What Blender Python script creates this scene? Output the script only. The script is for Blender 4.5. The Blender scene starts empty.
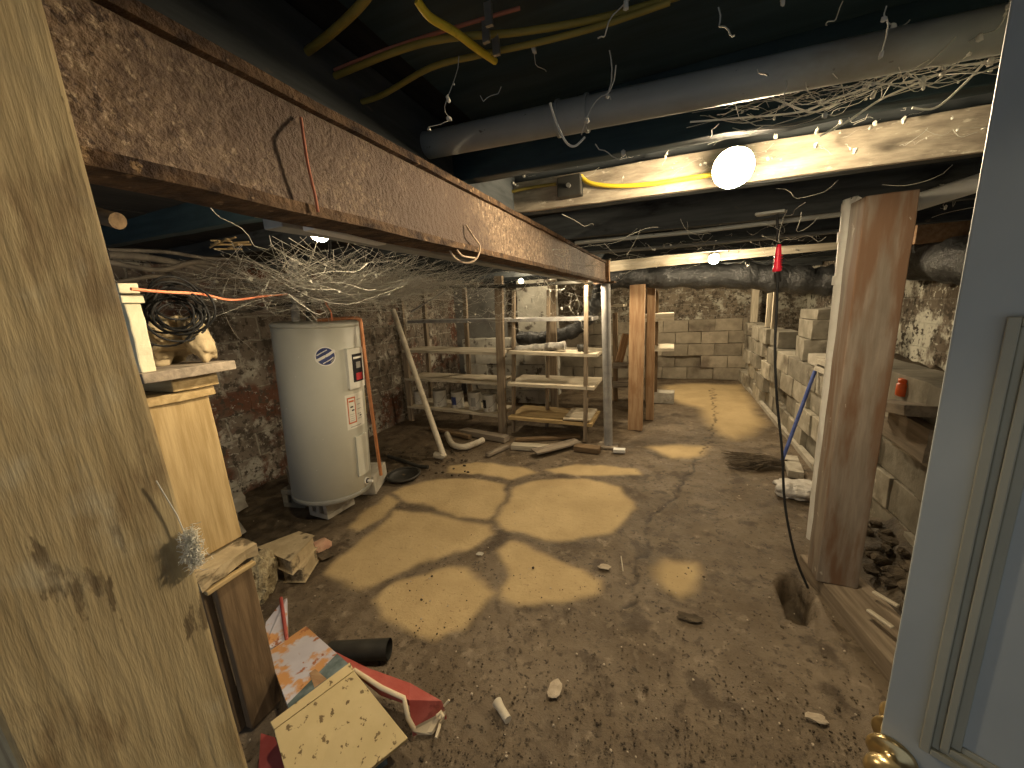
import bpy, math, random
import numpy as np
from mathutils import Vector, Matrix, noise
random.seed(7)
C = bpy.context.scene.collection
PI = math.pi

# ---------------------------------------------------------------- camera model (metres; x right, y deep, z up)
F, H = 372.0, 1.42
up = Vector((-113, 1786, F)).normalized()
dp = Vector((158, 86, -F)); dp = (dp - dp.dot(up) * up).normalized()
rt = dp.cross(up)
def ray(px, py):
    v = Vector((px - 512, 384 - py, -F)); return Vector((v.dot(rt), v.dot(dp), v.dot(up)))
def az(px, py, z=0.0):
    v = ray(px, py); return v * ((z - H) / v.z) + Vector((0, 0, H))
def ay(px, py, y):
    v = ray(px, py); return v * (y / v.y) + Vector((0, 0, H))
def ax(px, py, x):
    v = ray(px, py); return v * (x / v.x) + Vector((0, 0, H))
def depth(px, py, d): return ray(px, py) * (d / F) + Vector((0, 0, H))
def V(*a): return Vector(a)

# ---------------------------------------------------------------- materials
MATS = {}
def mat(name, c1, c2=None, scale=8, stretch=(1, 1, 1), rough=.8, bump=.3, bdist=.01, layers=(), metal=0., detail=8, lo=.3, hi=.7,
        spec=.3, rand=0., coat=0., bscale=None, grain=None):
    m = bpy.data.materials.new(name); m.use_nodes = True; MATS[name] = m
    nt = m.node_tree; N = nt.nodes; L = nt.links
    b = N['Principled BSDF']
    b.inputs['Roughness'].default_value = rough; b.inputs['Metallic'].default_value = metal
    b.inputs['Specular IOR Level'].default_value = spec
    b.inputs['Coat Weight'].default_value = coat
    tc = N.new('ShaderNodeTexCoord'); mp = N.new('ShaderNodeMapping'); mp.inputs['Scale'].default_value = stretch
    L.new(tc.outputs['Object'], mp.inputs['Vector'])
    def nz(sc, det=detail, vec=None, rg=.6):
        n = N.new('ShaderNodeTexNoise'); n.inputs['Scale'].default_value = sc; n.inputs['Detail'].default_value = det
        n.inputs['Roughness'].default_value = rg
        L.new(vec or mp.outputs['Vector'], n.inputs['Vector']); return n.outputs['Fac']
    def rng(f, a, c):
        r = N.new('ShaderNodeMapRange'); r.interpolation_type = 'SMOOTHSTEP'
        r.inputs['From Min'].default_value = a; r.inputs['From Max'].default_value = c
        L.new(f, r.inputs['Value']); return r.outputs['Result']
    def mix(f, a, c, mode='MIX'):
        x = N.new('ShaderNodeMix'); x.data_type = 'RGBA'; x.blend_type = mode
        if isinstance(f, float): x.inputs['Factor'].default_value = f
        else: L.new(f, x.inputs['Factor'])
        for s, v in ((6, a), (7, c)):
            if isinstance(v, (tuple, list)): x.inputs[s].default_value = (*v[:3], 1)
            else: L.new(v, x.inputs[s])
        return x.outputs[2]
    base = nz(scale)
    col = mix(rng(base, lo, hi), c1, c2 or c1)
    for (lc, ls, la, lb, *st) in layers:
        vec = None
        if st:
            m2 = N.new('ShaderNodeMapping'); m2.inputs['Scale'].default_value = st[0]
            m2.inputs['Location'].default_value = (ls, lc[0] * 10, la * 7)
            L.new(tc.outputs['Object'], m2.inputs['Vector']); vec = m2.outputs['Vector']
        col = mix(rng(nz(ls, 6, vec), la, lb), col, lc)
    if rand:
        g = N.new('ShaderNodeNewGeometry')
        rr = N.new('ShaderNodeMapRange'); rr.inputs['To Min'].default_value = 1 - rand; rr.inputs['To Max'].default_value = 1 + rand * .6
        L.new(g.outputs['Random Per Island'], rr.inputs['Value'])
        hs = N.new('ShaderNodeHueSaturation'); L.new(col, hs.inputs['Color']); L.new(rr.outputs['Result'], hs.inputs['Value'])
        col = hs.outputs['Color']
    L.new(col, b.inputs['Base Color'])
    if bump:
        bp = N.new('ShaderNodeBump'); bp.inputs['Strength'].default_value = bump; bp.inputs['Distance'].default_value = bdist
        L.new(nz(bscale or scale * 2.5, 8), bp.inputs['Height']); L.new(bp.outputs['Normal'], b.inputs['Normal'])
    return m
def emat(name, col, s):
    m = bpy.data.materials.new(name); m.use_nodes = True; b = m.node_tree.nodes['Principled BSDF']
    b.inputs['Base Color'].default_value = (*col, 1); b.inputs['Emission Color'].default_value = (*col, 1)
    b.inputs['Emission Strength'].default_value = s; MATS[name] = m; return m

WS = (1.2, 14, 14)     # grain runs along a board's own x axis
mat('near_wood', (.29, .22, .115), (.43, .34, .19), 6, (1.0, 9, 9), .75, .6, .004, [((.22, .155, .08), 9, .50, .66, (.8, 2.5, 2.5)), ((.15, .11, .06), 15, .60, .64, (.5, 2, 2)), ((.42, .36, .24), 7, .55, .7, (1, 1.5, 1.5)), ((.20, .17, .12), 4, .55, .68, (1, 1, 1))])
mat('tan_wood', (.33, .23, .10), (.50, .37, .19), 3, WS, .75, .35, .005, [((.20, .13, .06), 3, .58, .75, (1, 3, 3))])
mat('brown_wood', (.12, .08, .045), (.22, .15, .085), 3, WS, .8, .4, .005, [((.06, .04, .025), 4, .55, .7, (1, 4, 4))])
mat('grey_wood', (.20, .165, .125), (.33, .275, .21), 3, WS, .8, .4, .005, [((.11, .09, .07), 3, .55, .75, (1, 3, 3))])
mat('pale_shelf', (.42, .36, .26), (.62, .56, .44), 3, WS, .75, .3, .004, [((.25, .18, .10), 3, .55, .75, (1, 3, 3))])
mat('shelf_stud', (.17, .13, .09), (.30, .24, .17), 3, WS, .8, .4, .004, [((.10, .075, .05), 3, .55, .75, (1, 3, 3))])
mat('orange_wood', (.27, .155, .08), (.42, .28, .16), 3, WS, .75, .35, .004, [((.28, .15, .07), 3, .52, .75, (1, 3, 3))])
mat('post_wood', (.19, .155, .12), (.29, .24, .19), 2.5, WS, .75, .3, .004, [((.17, .10, .06), 2.2, .42, .62, (.8, 5, 5)), ((.42, .37, .3), 6, .68, .7, (2, 3, 3)), ((.13, .10, .075), 2, .6, .8, (1, 3, 3))])
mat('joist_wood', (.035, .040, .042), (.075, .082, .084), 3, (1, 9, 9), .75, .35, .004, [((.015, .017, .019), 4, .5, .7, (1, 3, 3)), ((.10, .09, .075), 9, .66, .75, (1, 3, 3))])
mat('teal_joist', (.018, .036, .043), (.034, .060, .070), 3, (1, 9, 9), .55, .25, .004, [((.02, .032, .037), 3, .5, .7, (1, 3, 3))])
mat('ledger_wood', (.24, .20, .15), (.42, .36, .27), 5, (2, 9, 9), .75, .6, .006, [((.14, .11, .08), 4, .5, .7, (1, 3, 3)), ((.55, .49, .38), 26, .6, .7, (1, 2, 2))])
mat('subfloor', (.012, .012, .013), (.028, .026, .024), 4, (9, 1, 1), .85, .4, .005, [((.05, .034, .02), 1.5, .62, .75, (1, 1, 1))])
mat('rust', (.15, .095, .058), (.34, .235, .15), 60, (1, 1, 1), .62, 1., .010, [((.07, .042, .028), 75, .56, .64), ((.60, .46, .31), 95, .57, .66), ((.10, .06, .038), 1.1, .40, .62)], detail=3, spec=.5, lo=.35, hi=.65, bscale=90)
mat('rust_dark', (.035, .02, .014), (.16, .095, .05), 26, (.6, 1, 1), .8, 1., .012, [((.3, .2, .11), 40, .60, .68)], detail=4)
mat('pole_paint', (.26, .255, .25), (.40, .39, .37), 9, (1, 1, 1), .6, .3, .003, [((.17, .13, .10), 6, .58, .7)])
mat('pvc_white', (.62, .60, .54), (.72, .70, .64), 6, (1, 1, 1), .45, .1, .002, [((.42, .37, .29), 4, .55, .75)])
mat('pvc_dirty', (.48, .42, .32), (.66, .60, .48), 8, (1, 1, 1), .6, .2, .002, [((.32, .26, .18), 5, .55, .75)])
mat('pvc_grey', (.24, .25, .235), (.34, .35, .33), 6, (.6, 1, 1), .42, .12, .002, [((.10, .09, .08), 45, .66, .70), ((.20, .17, .13), 5, .55, .8)])
mat('black_wrap', (.022, .023, .024), (.06, .062, .062), 7, (1, 1, 1), .38, .9, .03, [((.16, .155, .145), 14, .60, .75)], spec=.6)
mat('black_pipe', (.02, .02, .017), (.045, .042, .036), 8, (1, 1, 1), .5, .15, .003)
mat('heater_paint', (.50, .50, .435), (.55, .55, .48), 3, (1, 1, 1), .42, .05, .002, [((.34, .31, .24), 60, .72, .76), ((.42, .41, .35), 2, .6, .85)], spec=.4)
mat('heater_dark', (.30, .30, .27), None, 3, rough=.5, bump=.05)
mat('label_white', (.66, .65, .58), (.72, .71, .64), 20, rough=.5, bump=0)
mat('white', (.78, .77, .72), None, rough=.5, bump=0)
mat('ink_blue', (.035, .05, .16), (.06, .08, .22), 30, rough=.4, bump=0)
mat('ink_black', (.015, .015, .02), None, rough=.35, bump=0)
mat('ink_red', (.45, .04, .05), None, rough=.4, bump=0)
mat('ink_orange', (.50, .13, .05), None, rough=.5, bump=0)
mat('ink_grey', (.30, .29, .27), None, rough=.5, bump=0)
mat('sticker_yellow', (.72, .52, .05), None, rough=.5, bump=0)
mat('copper', (.48, .20, .09), (.62, .29, .14), 12, rough=.4, metal=.55, bump=.1, layers=[((.25, .12, .07), 9, .6, .75)])
mat('brass', (.55, .42, .20), (.68, .54, .30), 8, rough=.28, metal=.9, bump=.05, layers=[((.22, .15, .07), 7, .58, .75)])
mat('block', (.27, .245, .19), (.43, .395, .32), 7, (1, 1, 1), .9, .6, .01, [((.14, .12, .09), 3, .52, .7), ((.55, .50, .40), 9, .6, .72)], rand=.45)
mat('block_pale', (.36, .33, .27), (.52, .48, .40), 9, (1, 1, 1), .9, .6, .008, [((.2, .17, .13), 5, .55, .72)])
mat('block_back', (.25, .215, .16), (.38, .33, .25), 5, (1, 1, 1), .9, .5, .01, [((.15, .12, .09), 2, .5, .7)], rand=.35)
mat('block_white', (.42, .40, .34), (.62, .60, .52), 5, (1, 1, 1), .9, .5, .01, [((.14, .12, .10), 7, .55, .65)], rand=.2)
mat('flaked', (.62, .60, .53), (.74, .72, .64), 4, (1, 1, 1), .9, .7, .02, [((.09, .075, .06), 5, .42, .5), ((.16, .12, .09), 18, .5, .56), ((.05, .045, .04), 1.3, .56, .7)], spec=.2)
mat('stone', (.34, .27, .16), (.50, .40, .25), 9, (1, 1, 1), .9, .6, .008, [((.13, .10, .06), 8, .55, .65)])
mat('rough_stone', (.30, .24, .14), (.58, .49, .31), 34, (1, 1, 1), .95, 1., .02, [((.12, .09, .05), 18, .58, .64)])
mat('pink_rubble', (.42, .23, .16), (.58, .38, .26), 9, rough=.9, bump=.8)
mat('soil', (.055, .042, .028), (.13, .10, .065), 12, rough=.85, bump=1., bdist=.02)
mat('cream', (.62, .57, .40), (.72, .68, .50), 8, rough=.7, bump=.3, layers=[((.35, .31, .2), 14, .62, .7)])
mat('yellow_cable', (.72, .50, .03), (.80, .60, .06), 8, rough=.45, bump=0, layers=[((.35, .24, .03), 12, .6, .75)])
mat('old_yellow', (.22, .17, .035), (.32, .25, .06), 9, rough=.6, bump=.1)
mat('grey_cable', (.10, .09, .075), (.22, .19, .155), 14, rough=.7, bump=.3)
mat('black_cable', (.008, .008, .008), (.02, .02, .02), 10, rough=.7, bump=.1)
mat('dusty_black', (.04, .038, .035), (.09, .085, .075), 10, rough=.75, bump=.2)
mat('orange_wire', (.72, .22, .11), (.82, .32, .18), 10, rough=.6, bump=0)
mat('twine', (.55, .42, .30), None, rough=.9, bump=0)
mat('red_twine', (.42, .16, .10), None, rough=.9, bump=0)
mat('red_plastic', (.75, .02, .05), None, rough=.35, bump=0)
mat('orange_plastic', (.75, .14, .03), (.62, .10, .03), 20, rough=.4, bump=0)
mat('blue_paint', (.05, .085, .30), (.10, .14, .38), 12, rough=.5, bump=.05)
mat('bristle', (.07, .055, .04), (.16, .125, .085), 30, rough=.95, bump=.4)
mat('web', (.55, .53, .46), None, rough=.95, bump=0)
mat('web_dust', (.72, .70, .62), None, rough=.95, bump=0)
mat('board_tan', (.52, .41, .21), (.60, .48, .26), 6, rough=.8, bump=.15, layers=[((.17, .12, .06), 34, .60, .63), ((.42, .32, .16), 3, .5, .75)])
mat('print_gloss', (.50, .48, .54), (.60, .58, .64), 5, rough=.3, bump=.05, layers=[((.58, .30, .12), 8, .48, .56, (1, 1, 1)), ((.36, .14, .06), 16, .58, .64, (1, 1, 1))], coat=.3)
mat('print_dark', (.06, .085, .08), (.2, .25, .26), 14, rough=.35, bump=.05)
mat('red_vinyl', (.30, .055, .045), (.42, .11, .09), 7, rough=.38, bump=.2, layers=[((.66, .40, .30), 6, .60, .75), ((.18, .035, .03), 9, .6, .72)])
mat('plaster_edge', (.60, .50, .34), (.70, .60, .43), 9, rough=.85, bump=.3)
mat('door_paint', (.36, .385, .375), (.43, .455, .44), 3, (1, 1, .6), .5, .12, .003, [((.30, .285, .23), 2.2, .5, .75), ((.16, .14, .10), 26, .68, .72)])
mat('moulding', (.30, .29, .225), (.40, .385, .30), 5, (1, 1, .5), .5, .2, .003, [((.20, .17, .11), 9, .55, .75)])
mat('can_white', (.52, .50, .44), (.66, .63, .56), 9, rough=.5, bump=.1, layers=[((.25, .2, .15), 8, .58, .7)])
mat('can_rim', (.25, .24, .22), (.4, .38, .34), 9, rough=.4, metal=.7, bump=.1)
mat('grime_grey', (.22, .21, .19), (.52, .50, .45), 13, rough=.8, bump=.5, layers=[((.1, .09, .08), 8, .5, .6)])
mat('plastic_bag', (.50, .47, .42), (.68, .65, .60), 9, rough=.35, bump=.8, bdist=.02, layers=[((.3, .24, .17), 6, .5, .65)])
mat('plastic_sheet', (.60, .60, .55), (.72, .72, .66), 4, rough=.35, bump=.5, bdist=.03)
mat('grey_panel', (.16, .16, .15), (.25, .245, .22), 3, rough=.8, bump=.2, layers=[((.1, .09, .08), 2, .5, .7)])
mat('clay', (.35, .29, .21), (.5, .42, .32), 30, rough=.9, bump=.5)
emat('bulb_glow', (1.0, .80, .52), 1.0)

# ---------------------------------------------------------------- mesh builder
class MB:
    def __init__(s): s.v = []; s.f = []; s.m = []; s.sm = []
    def add(s, vs, fs, mi=0, smooth=False):
        o = len(s.v); s.v += [Vector(x) for x in vs]
        for f in fs: s.f.append([o + i for i in f]); s.m.append(mi); s.sm.append(smooth)
        return s
    def box(s, a, b, mi=0, M=None):
        x0, y0, z0 = [min(a[i], b[i]) for i in range(3)]; x1, y1, z1 = [max(a[i], b[i]) for i in range(3)]
        vs = [Vector(p) for p in ((x0, y0, z0), (x1, y0, z0), (x1, y1, z0), (x0, y1, z0), (x0, y0, z1), (x1, y0, z1), (x1, y1, z1), (x0, y1, z1))]
        if M: vs = [M @ p for p in vs]
        return s.add(vs, [(0, 3, 2, 1), (4, 5, 6, 7), (0, 1, 5, 4), (1, 2, 6, 5), (2, 3, 7, 6), (3, 0, 4, 7)], mi)
    def rbox(s, a, b, seed=0, j=.004, n=(2, 2, 2), mi=0, M=None):
        """box with subdivided, slightly uneven faces"""
        x0 = [min(a[i], b[i]) for i in range(3)]; x1 = [max(a[i], b[i]) for i in range(3)]
        idx = {}; vs = []; fs = []
        def vid(i, k, l):
            key = (i, k, l)
            if key not in idx:
                t = (i / n[0], k / n[1], l / n[2]); p = Vector([x0[q] + (x1[q] - x0[q]) * t[q] for q in range(3)])
                w = noise.noise_vector(p * 7 + Vector((seed, seed * 1.7, 0))) * j + noise.noise_vector(p * 31 + Vector((seed, 0, seed))) * j * .5
                p += w; idx[key] = len(vs); vs.append(M @ p if M else p)
            return idx[key]
        for i in range(n[0]):
            for k in range(n[1]):
                fs.append((vid(i, k, 0), vid(i, k + 1, 0), vid(i + 1, k + 1, 0), vid(i + 1, k, 0)))
                fs.append((vid(i, k, n[2]), vid(i + 1, k, n[2]), vid(i + 1, k + 1, n[2]), vid(i, k + 1, n[2])))
            for l in range(n[2]):
                fs.append((vid(i, 0, l), vid(i + 1, 0, l), vid(i + 1, 0, l + 1), vid(i, 0, l + 1)))
                fs.append((vid(i, n[1], l), vid(i, n[1], l + 1), vid(i + 1, n[1], l + 1), vid(i + 1, n[1], l)))
        for k in range(n[1]):
            for l in range(n[2]):
                fs.append((vid(0, k, l), vid(0, k, l + 1), vid(0, k + 1, l + 1), vid(0, k + 1, l)))
                fs.append((vid(n[0], k, l), vid(n[0], k + 1, l), vid(n[0], k + 1, l + 1), vid(n[0], k, l + 1)))
        return s.add(vs, fs, mi)
    def tube(s, pts, r, n=10, mi=0, caps=True, smooth=True, hollow=0):
        pts = [Vector(p) for p in pts]; rs = r if isinstance(r, (list, tuple)) else [r] * len(pts)
        vs = []; fs = []; prev = None
        for i, p in enumerate(pts):
            t = (pts[min(i + 1, len(pts) - 1)] - pts[max(i - 1, 0)]).normalized()
            if prev is None:
                a = t.orthogonal().normalized()
            else:
                a = (prev - prev.dot(t) * t); a = a.normalized() if a.length > 1e-6 else t.orthogonal().normalized()
            prev = a; b = t.cross(a)
            for k in range(n):
                an = 2 * PI * k / n; vs.append(p + (a * math.cos(an) + b * math.sin(an)) * rs[i])
        for i in range(len(pts) - 1):
            for k in range(n):
                k2 = (k + 1) % n; fs.append((i * n + k, i * n + k2, (i + 1) * n + k2, (i + 1) * n + k))
        s.add(vs, fs, mi, smooth)
        if caps:
            s.add(vs[:n], [tuple(range(n))[::-1]], mi); s.add(vs[-n:], [tuple(range(n))], mi)
        return s
    def lathe(s, prof, n=32, mi=0, M=None, smooth=True):
        vs = []; fs = []
        for (r, z) in prof:
            for k in range(n):
                an = 2 * PI * k / n; p = Vector((r * math.cos(an), r * math.sin(an), z)); vs.append(M @ p if M else p)
        for i in range(len(prof) - 1):
            for k in range(n):
                k2 = (k + 1) % n; fs.append((i * n + k, i * n + k2, (i + 1) * n + k2, (i + 1) * n + k))
        return s.add(vs, fs, mi, smooth)
    def rock(s, c, size, seed=0, lv=2, j=.35, mi=0, M=None, f=2.2, smooth=False):
        import bmesh
        bm = bmesh.new(); bmesh.ops.create_icosphere(bm, subdivisions=lv, radius=1)
        vs = []
        for v in bm.verts:
            p = v.co.copy(); q = Vector([math.copysign(abs(x) ** .75, x) for x in p])
            q *= 1 + noise.noise(p * f + Vector((seed * 3.1, seed, 0))) * j + noise.noise(p * f * 3 + Vector((seed, 0, 4))) * j * .4
            q = Vector((q.x * size[0], q.y * size[1], q.z * size[2]))
            if M: q = M @ q
            vs.append(q + Vector(c))
        fs = [tuple(v.index for v in fc.verts) for fc in bm.faces]; bm.free()
        return s.add(vs, fs, mi, smooth)
    def prism(s, poly, d, mi=0):
        """poly: 3-D outline, d: extrusion vector"""
        n = len(poly); a = [Vector(p) for p in poly]; b = [p + Vector(d) for p in a]
        return s.add(a + b, [tuple(range(n))[::-1], tuple(range(n, 2 * n))] + [(i, (i + 1) % n, n + (i + 1) % n, n + i) for i in range(n)], mi)

def smooth(pts, k=6, closed=False):
    pts = [Vector(p) for p in pts]; out = []
    n = len(pts)
    for i in range(n - 1):
        p0 = pts[max(i - 1, 0)]; p1 = pts[i]; p2 = pts[i + 1]; p3 = pts[min(i + 2, n - 1)]
        for q in range(k):
            t = q / k
            out.append(.5 * ((2 * p1) + (p2 - p0) * t + (2 * p0 - 5 * p1 + 4 * p2 - p3) * t * t + (3 * p1 - p0 - 3 * p2 + p3) * t ** 3))
    out.append(pts[-1]); return out

def _ms(mats):
    if isinstance(mats, str): mats = [mats]
    return [MATS[m] for m in mats]
def tag(o, label=None, cat=None, group=None, kind=None):
    if label: o['label'] = label
    if cat: o['category'] = cat
    if group: o['group'] = group
    if kind: o['kind'] = kind
    return o
def thing(name, loc, label, cat, group=None, rot=None):
    o = bpy.data.objects.new(name, None); C.objects.link(o); o.empty_display_size = .05
    o.matrix_world = Matrix.Translation(Vector(loc)) @ (rot.to_4x4() if rot else Matrix())
    return tag(o, label, cat, group)
def obj(name, mb, mats, parent=None, bevel=0, local=None, weld=False):
    """world-space mb -> object; local = a matrix that puts an already local mesh in the world"""
    vs = mb.v
    if local is None:
        lo = [min(v[i] for v in vs) for i in range(3)]; hi = [max(v[i] for v in vs) for i in range(3)]
        local = Matrix.Translation(((lo[0] + hi[0]) / 2, (lo[1] + hi[1]) / 2, lo[2]))
        inv = local.inverted(); vs = [inv @ v for v in vs]
    me = bpy.data.meshes.new(name); me.from_pydata([tuple(v) for v in vs], [], mb.f)
    for m in _ms(mats): me.materials.append(m)
    me.polygons.foreach_set('material_index', mb.m); me.polygons.foreach_set('use_smooth', mb.sm); me.update()
    o = bpy.data.objects.new(name, me); C.objects.link(o)
    if parent:
        o.parent = parent; o.matrix_basis = WM(parent).inverted() @ local
    else: o.matrix_basis = local
    if bevel:
        md = o.modifiers.new('b', 'BEVEL'); md.width = bevel; md.segments = 2; md.limit_method = 'ANGLE'; md.angle_limit = .9
    return o
def WM(o):
    return (WM(o.parent) @ o.matrix_basis) if o.parent else o.matrix_basis
def frame_m(p0, p1, roll=0.):
    p0 = Vector(p0); x = (Vector(p1) - p0).normalized(); ref = Vector((0, 0, 1)) if abs(x.z) < .9 else Vector((0, 1, 0))
    y = ref.cross(x).normalized(); z = x.cross(y)
    M = Matrix((x, y, z)).transposed().to_4x4(); M.translation = p0
    return M @ Matrix.Rotation(roll, 4, 'X')
def plank(name, p0, p1, w, h, m, parent=None, roll=0., j=.003, bevel=.003, seed=None):
    """board from p0 to p1 (centre line), w across (local y), h thick (local z)"""
    Lg = (Vector(p1) - Vector(p0)).length; seed = random.random() * 50 if seed is None else seed
    mb = MB().rbox((0, -w / 2, -h / 2), (Lg, w / 2, h / 2), seed, j, (max(2, int(Lg / .12)), 2, 1))
    return obj(name, mb, m, parent, bevel, local=frame_m(p0, p1, roll))
def struct(o): o['kind'] = 'structure'; return o
ZC = lambda x: 1.765 - .028 * x        # underside of the joists sags to the right

# ================================================================ SETTING
# ---- floor with dry patches, a painted light pool, crack and the sump hole
def cp(pts, s=2.381, ox=310, oy=440): return [az(ox + x / s, oy + y / s).to_2d() for x, y in pts]
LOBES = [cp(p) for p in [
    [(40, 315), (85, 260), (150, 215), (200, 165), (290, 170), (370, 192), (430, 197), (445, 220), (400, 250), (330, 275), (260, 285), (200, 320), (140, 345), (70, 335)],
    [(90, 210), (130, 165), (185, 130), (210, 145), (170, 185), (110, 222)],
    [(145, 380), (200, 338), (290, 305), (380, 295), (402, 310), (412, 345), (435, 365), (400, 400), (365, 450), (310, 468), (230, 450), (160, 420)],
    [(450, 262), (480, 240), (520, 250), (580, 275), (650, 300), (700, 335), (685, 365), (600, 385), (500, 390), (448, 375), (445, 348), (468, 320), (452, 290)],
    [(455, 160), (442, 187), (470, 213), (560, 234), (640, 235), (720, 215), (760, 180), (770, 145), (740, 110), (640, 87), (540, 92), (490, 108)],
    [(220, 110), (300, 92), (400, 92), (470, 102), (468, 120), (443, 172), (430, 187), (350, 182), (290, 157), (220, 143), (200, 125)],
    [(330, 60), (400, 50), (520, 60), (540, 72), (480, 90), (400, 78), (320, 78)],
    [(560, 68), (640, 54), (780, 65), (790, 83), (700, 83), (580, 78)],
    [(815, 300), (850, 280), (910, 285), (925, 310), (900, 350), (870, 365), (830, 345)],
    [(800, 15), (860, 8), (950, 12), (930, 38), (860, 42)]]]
LOBES.append([az(*p).to_2d() for p in [(662, 385), (690, 383), (742, 384), (752, 400), (765, 425), (740, 440), (715, 432), (700, 408), (670, 400)]])  # far lobe: dry floor with the far bulb's pool of light painted in
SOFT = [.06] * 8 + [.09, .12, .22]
CRACK = [az(*p).to_2d() for p in [(712, 388), (716, 420), (700, 455), (680, 485), (650, 520), (644, 545), (637, 570), (630, 605)]]
xs = np.arange(-3.4, 2.0, .018); ys = np.arange(-1.3, 7.3, .018)
XX, YY = np.meshgrid(xs, ys)
def seg_d(X, Y, a, b):
    ax_, ay_, bx, by = a[0], a[1], b[0], b[1]; dx, dy = bx - ax_, by - ay_
    t = np.clip(((X - ax_) * dx + (Y - ay_) * dy) / (dx * dx + dy * dy), 0, 1)
    return np.hypot(X - ax_ - t * dx, Y - ay_ - t * dy)
rng_ = np.random.default_rng(3)
def vnoise(X, Y, f, seed):
    g = np.random.default_rng(seed).random((256, 256)); x = X * f + 60; y = Y * f + 60
    xi = np.floor(x).astype(int); yi = np.floor(y).astype(int); tx = x - xi; ty = y - yi
    tx = tx * tx * (3 - 2 * tx); ty = ty * ty * (3 - 2 * ty); q = lambda i, j: g[(yi + j) % 256, (xi + i) % 256]
    return (q(0, 0) * (1 - tx) + q(1, 0) * tx) * (1 - ty) + (q(0, 1) * (1 - tx) + q(1, 1) * tx) * ty
WX = XX + (vnoise(XX, YY, 6, 1) - .5) * .05 + (vnoise(XX, YY, 17, 2) - .5) * .02
WY = YY + (vnoise(XX, YY, 6, 3) - .5) * .05 + (vnoise(XX, YY, 17, 4) - .5) * .02
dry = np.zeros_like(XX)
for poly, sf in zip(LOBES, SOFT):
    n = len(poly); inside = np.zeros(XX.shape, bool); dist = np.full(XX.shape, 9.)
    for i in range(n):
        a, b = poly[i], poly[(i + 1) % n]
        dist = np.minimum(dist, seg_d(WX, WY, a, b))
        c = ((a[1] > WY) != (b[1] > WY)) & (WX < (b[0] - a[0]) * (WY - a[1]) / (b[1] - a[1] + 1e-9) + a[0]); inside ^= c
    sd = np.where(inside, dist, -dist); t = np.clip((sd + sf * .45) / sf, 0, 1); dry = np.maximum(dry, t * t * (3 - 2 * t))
crk = np.full(XX.shape, 9.)
CX = XX + (vnoise(XX, YY, 14, 8) - .5) * .09; CY = YY + (vnoise(XX, YY, 14, 9) - .5) * .09
for a, b in zip(CRACK, CRACK[1:]): crk = np.minimum(crk, seg_d(CX, CY, a, b))
crack = np.clip(1 - crk / .014, 0, 1)
rough_near = np.clip((2.3 - YY) / 1.2, 0, 1) * (1 - dry)
ZZ = (vnoise(XX, YY, 2, 5) - .5) * .02 + (vnoise(XX, YY, 9, 6) - .5) * .008 + (vnoise(XX, YY, 30, 7) - .5) * .012 * rough_near + (vnoise(XX, YY, 55, 17) - .5) * .008 * rough_near - crack * .008
ZZ -= .008
hd = np.hypot((XX - .585 - (YY - 1.88) * .15) / .062, (YY - 1.88) / .15) + (vnoise(XX, YY, 16, 31) - .5) * .35; hole = np.clip((1.1 - hd) / .25, 0, 1); ZZ -= .17 * hole + .012 * np.clip(1.5 - hd, 0, 1)
soilL = np.clip((-2.05 - XX) / .25, 0, 1) * np.clip((3.3 - YY) / .4, 0, 1)
ZZ += soilL * (vnoise(XX, YY, 12, 11) - .5) * .03
soilR = np.clip((XX - .84) / .12, 0, 1) * np.clip((2.75 - YY) / .3, 0, 1)
ZZ += soilR * (np.clip((XX - .84) * .55, 0, .22) + (vnoise(XX, YY, 14, 12) - .5) * .06)
mud = np.clip(vnoise(XX, YY, 1.3, 21) * 1.3 - .3 + .35 * np.clip((1.6 - YY) / 1.2, 0, 1), 0, 1)
me = bpy.data.meshes.new('floor'); ny, nx = XX.shape
ii = np.arange(nx * ny).reshape(ny, nx)
quads = np.stack([ii[:-1, :-1], ii[:-1, 1:], ii[1:, 1:], ii[1:, :-1]], -1).reshape(-1, 4)
me.vertices.add(nx * ny); me.vertices.foreach_set('co', np.stack([XX, YY, ZZ], -1).astype(np.float32).ravel())
me.loops.add(quads.size); me.loops.foreach_set('vertex_index', quads.ravel().astype(np.int32))
me.polygons.add(len(quads)); me.polygons.foreach_set('loop_start', np.arange(0, quads.size, 4, dtype=np.int32))
me.update(calc_edges=True); me.validate()
me.polygons.foreach_set('use_smooth', [True] * len(me.polygons))
at = me.color_attributes.new('wear_light', 'FLOAT_COLOR', 'POINT')
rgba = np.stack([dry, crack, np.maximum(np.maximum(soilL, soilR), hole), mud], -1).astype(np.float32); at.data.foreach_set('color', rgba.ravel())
fo = bpy.data.objects.new('floor', me); C.objects.link(fo); struct(fo)
m = bpy.data.materials.new('floor_concrete'); m.use_nodes = True; nt = m.node_tree; N = nt.nodes; L = nt.links; b = N['Principled BSDF']
va = N.new('ShaderNodeVertexColor'); va.layer_name = 'wear_light'; sp = N.new('ShaderNodeSeparateColor'); L.new(va.outputs['Color'], sp.inputs[0])
tc = N.new('ShaderNodeTexCoord')
def nz(sc, det=8, rg=.6):
    n = N.new('ShaderNodeTexNoise'); n.inputs['Scale'].default_value = sc; n.inputs['Detail'].default_value = det; n.inputs['Roughness'].default_value = rg
    L.new(tc.outputs['Object'], n.inputs['Vector']); return n.outputs['Fac']
def rg(f, a, c, lo=0., hi=1.):
    r = N.new('ShaderNodeMapRange'); r.interpolation_type = 'SMOOTHSTEP'
    for k, v in (('From Min', a), ('From Max', c), ('To Min', lo), ('To Max', hi)): r.inputs[k].default_value = v
    L.new(f, r.inputs['Value']); return r.outputs['Result']
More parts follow.
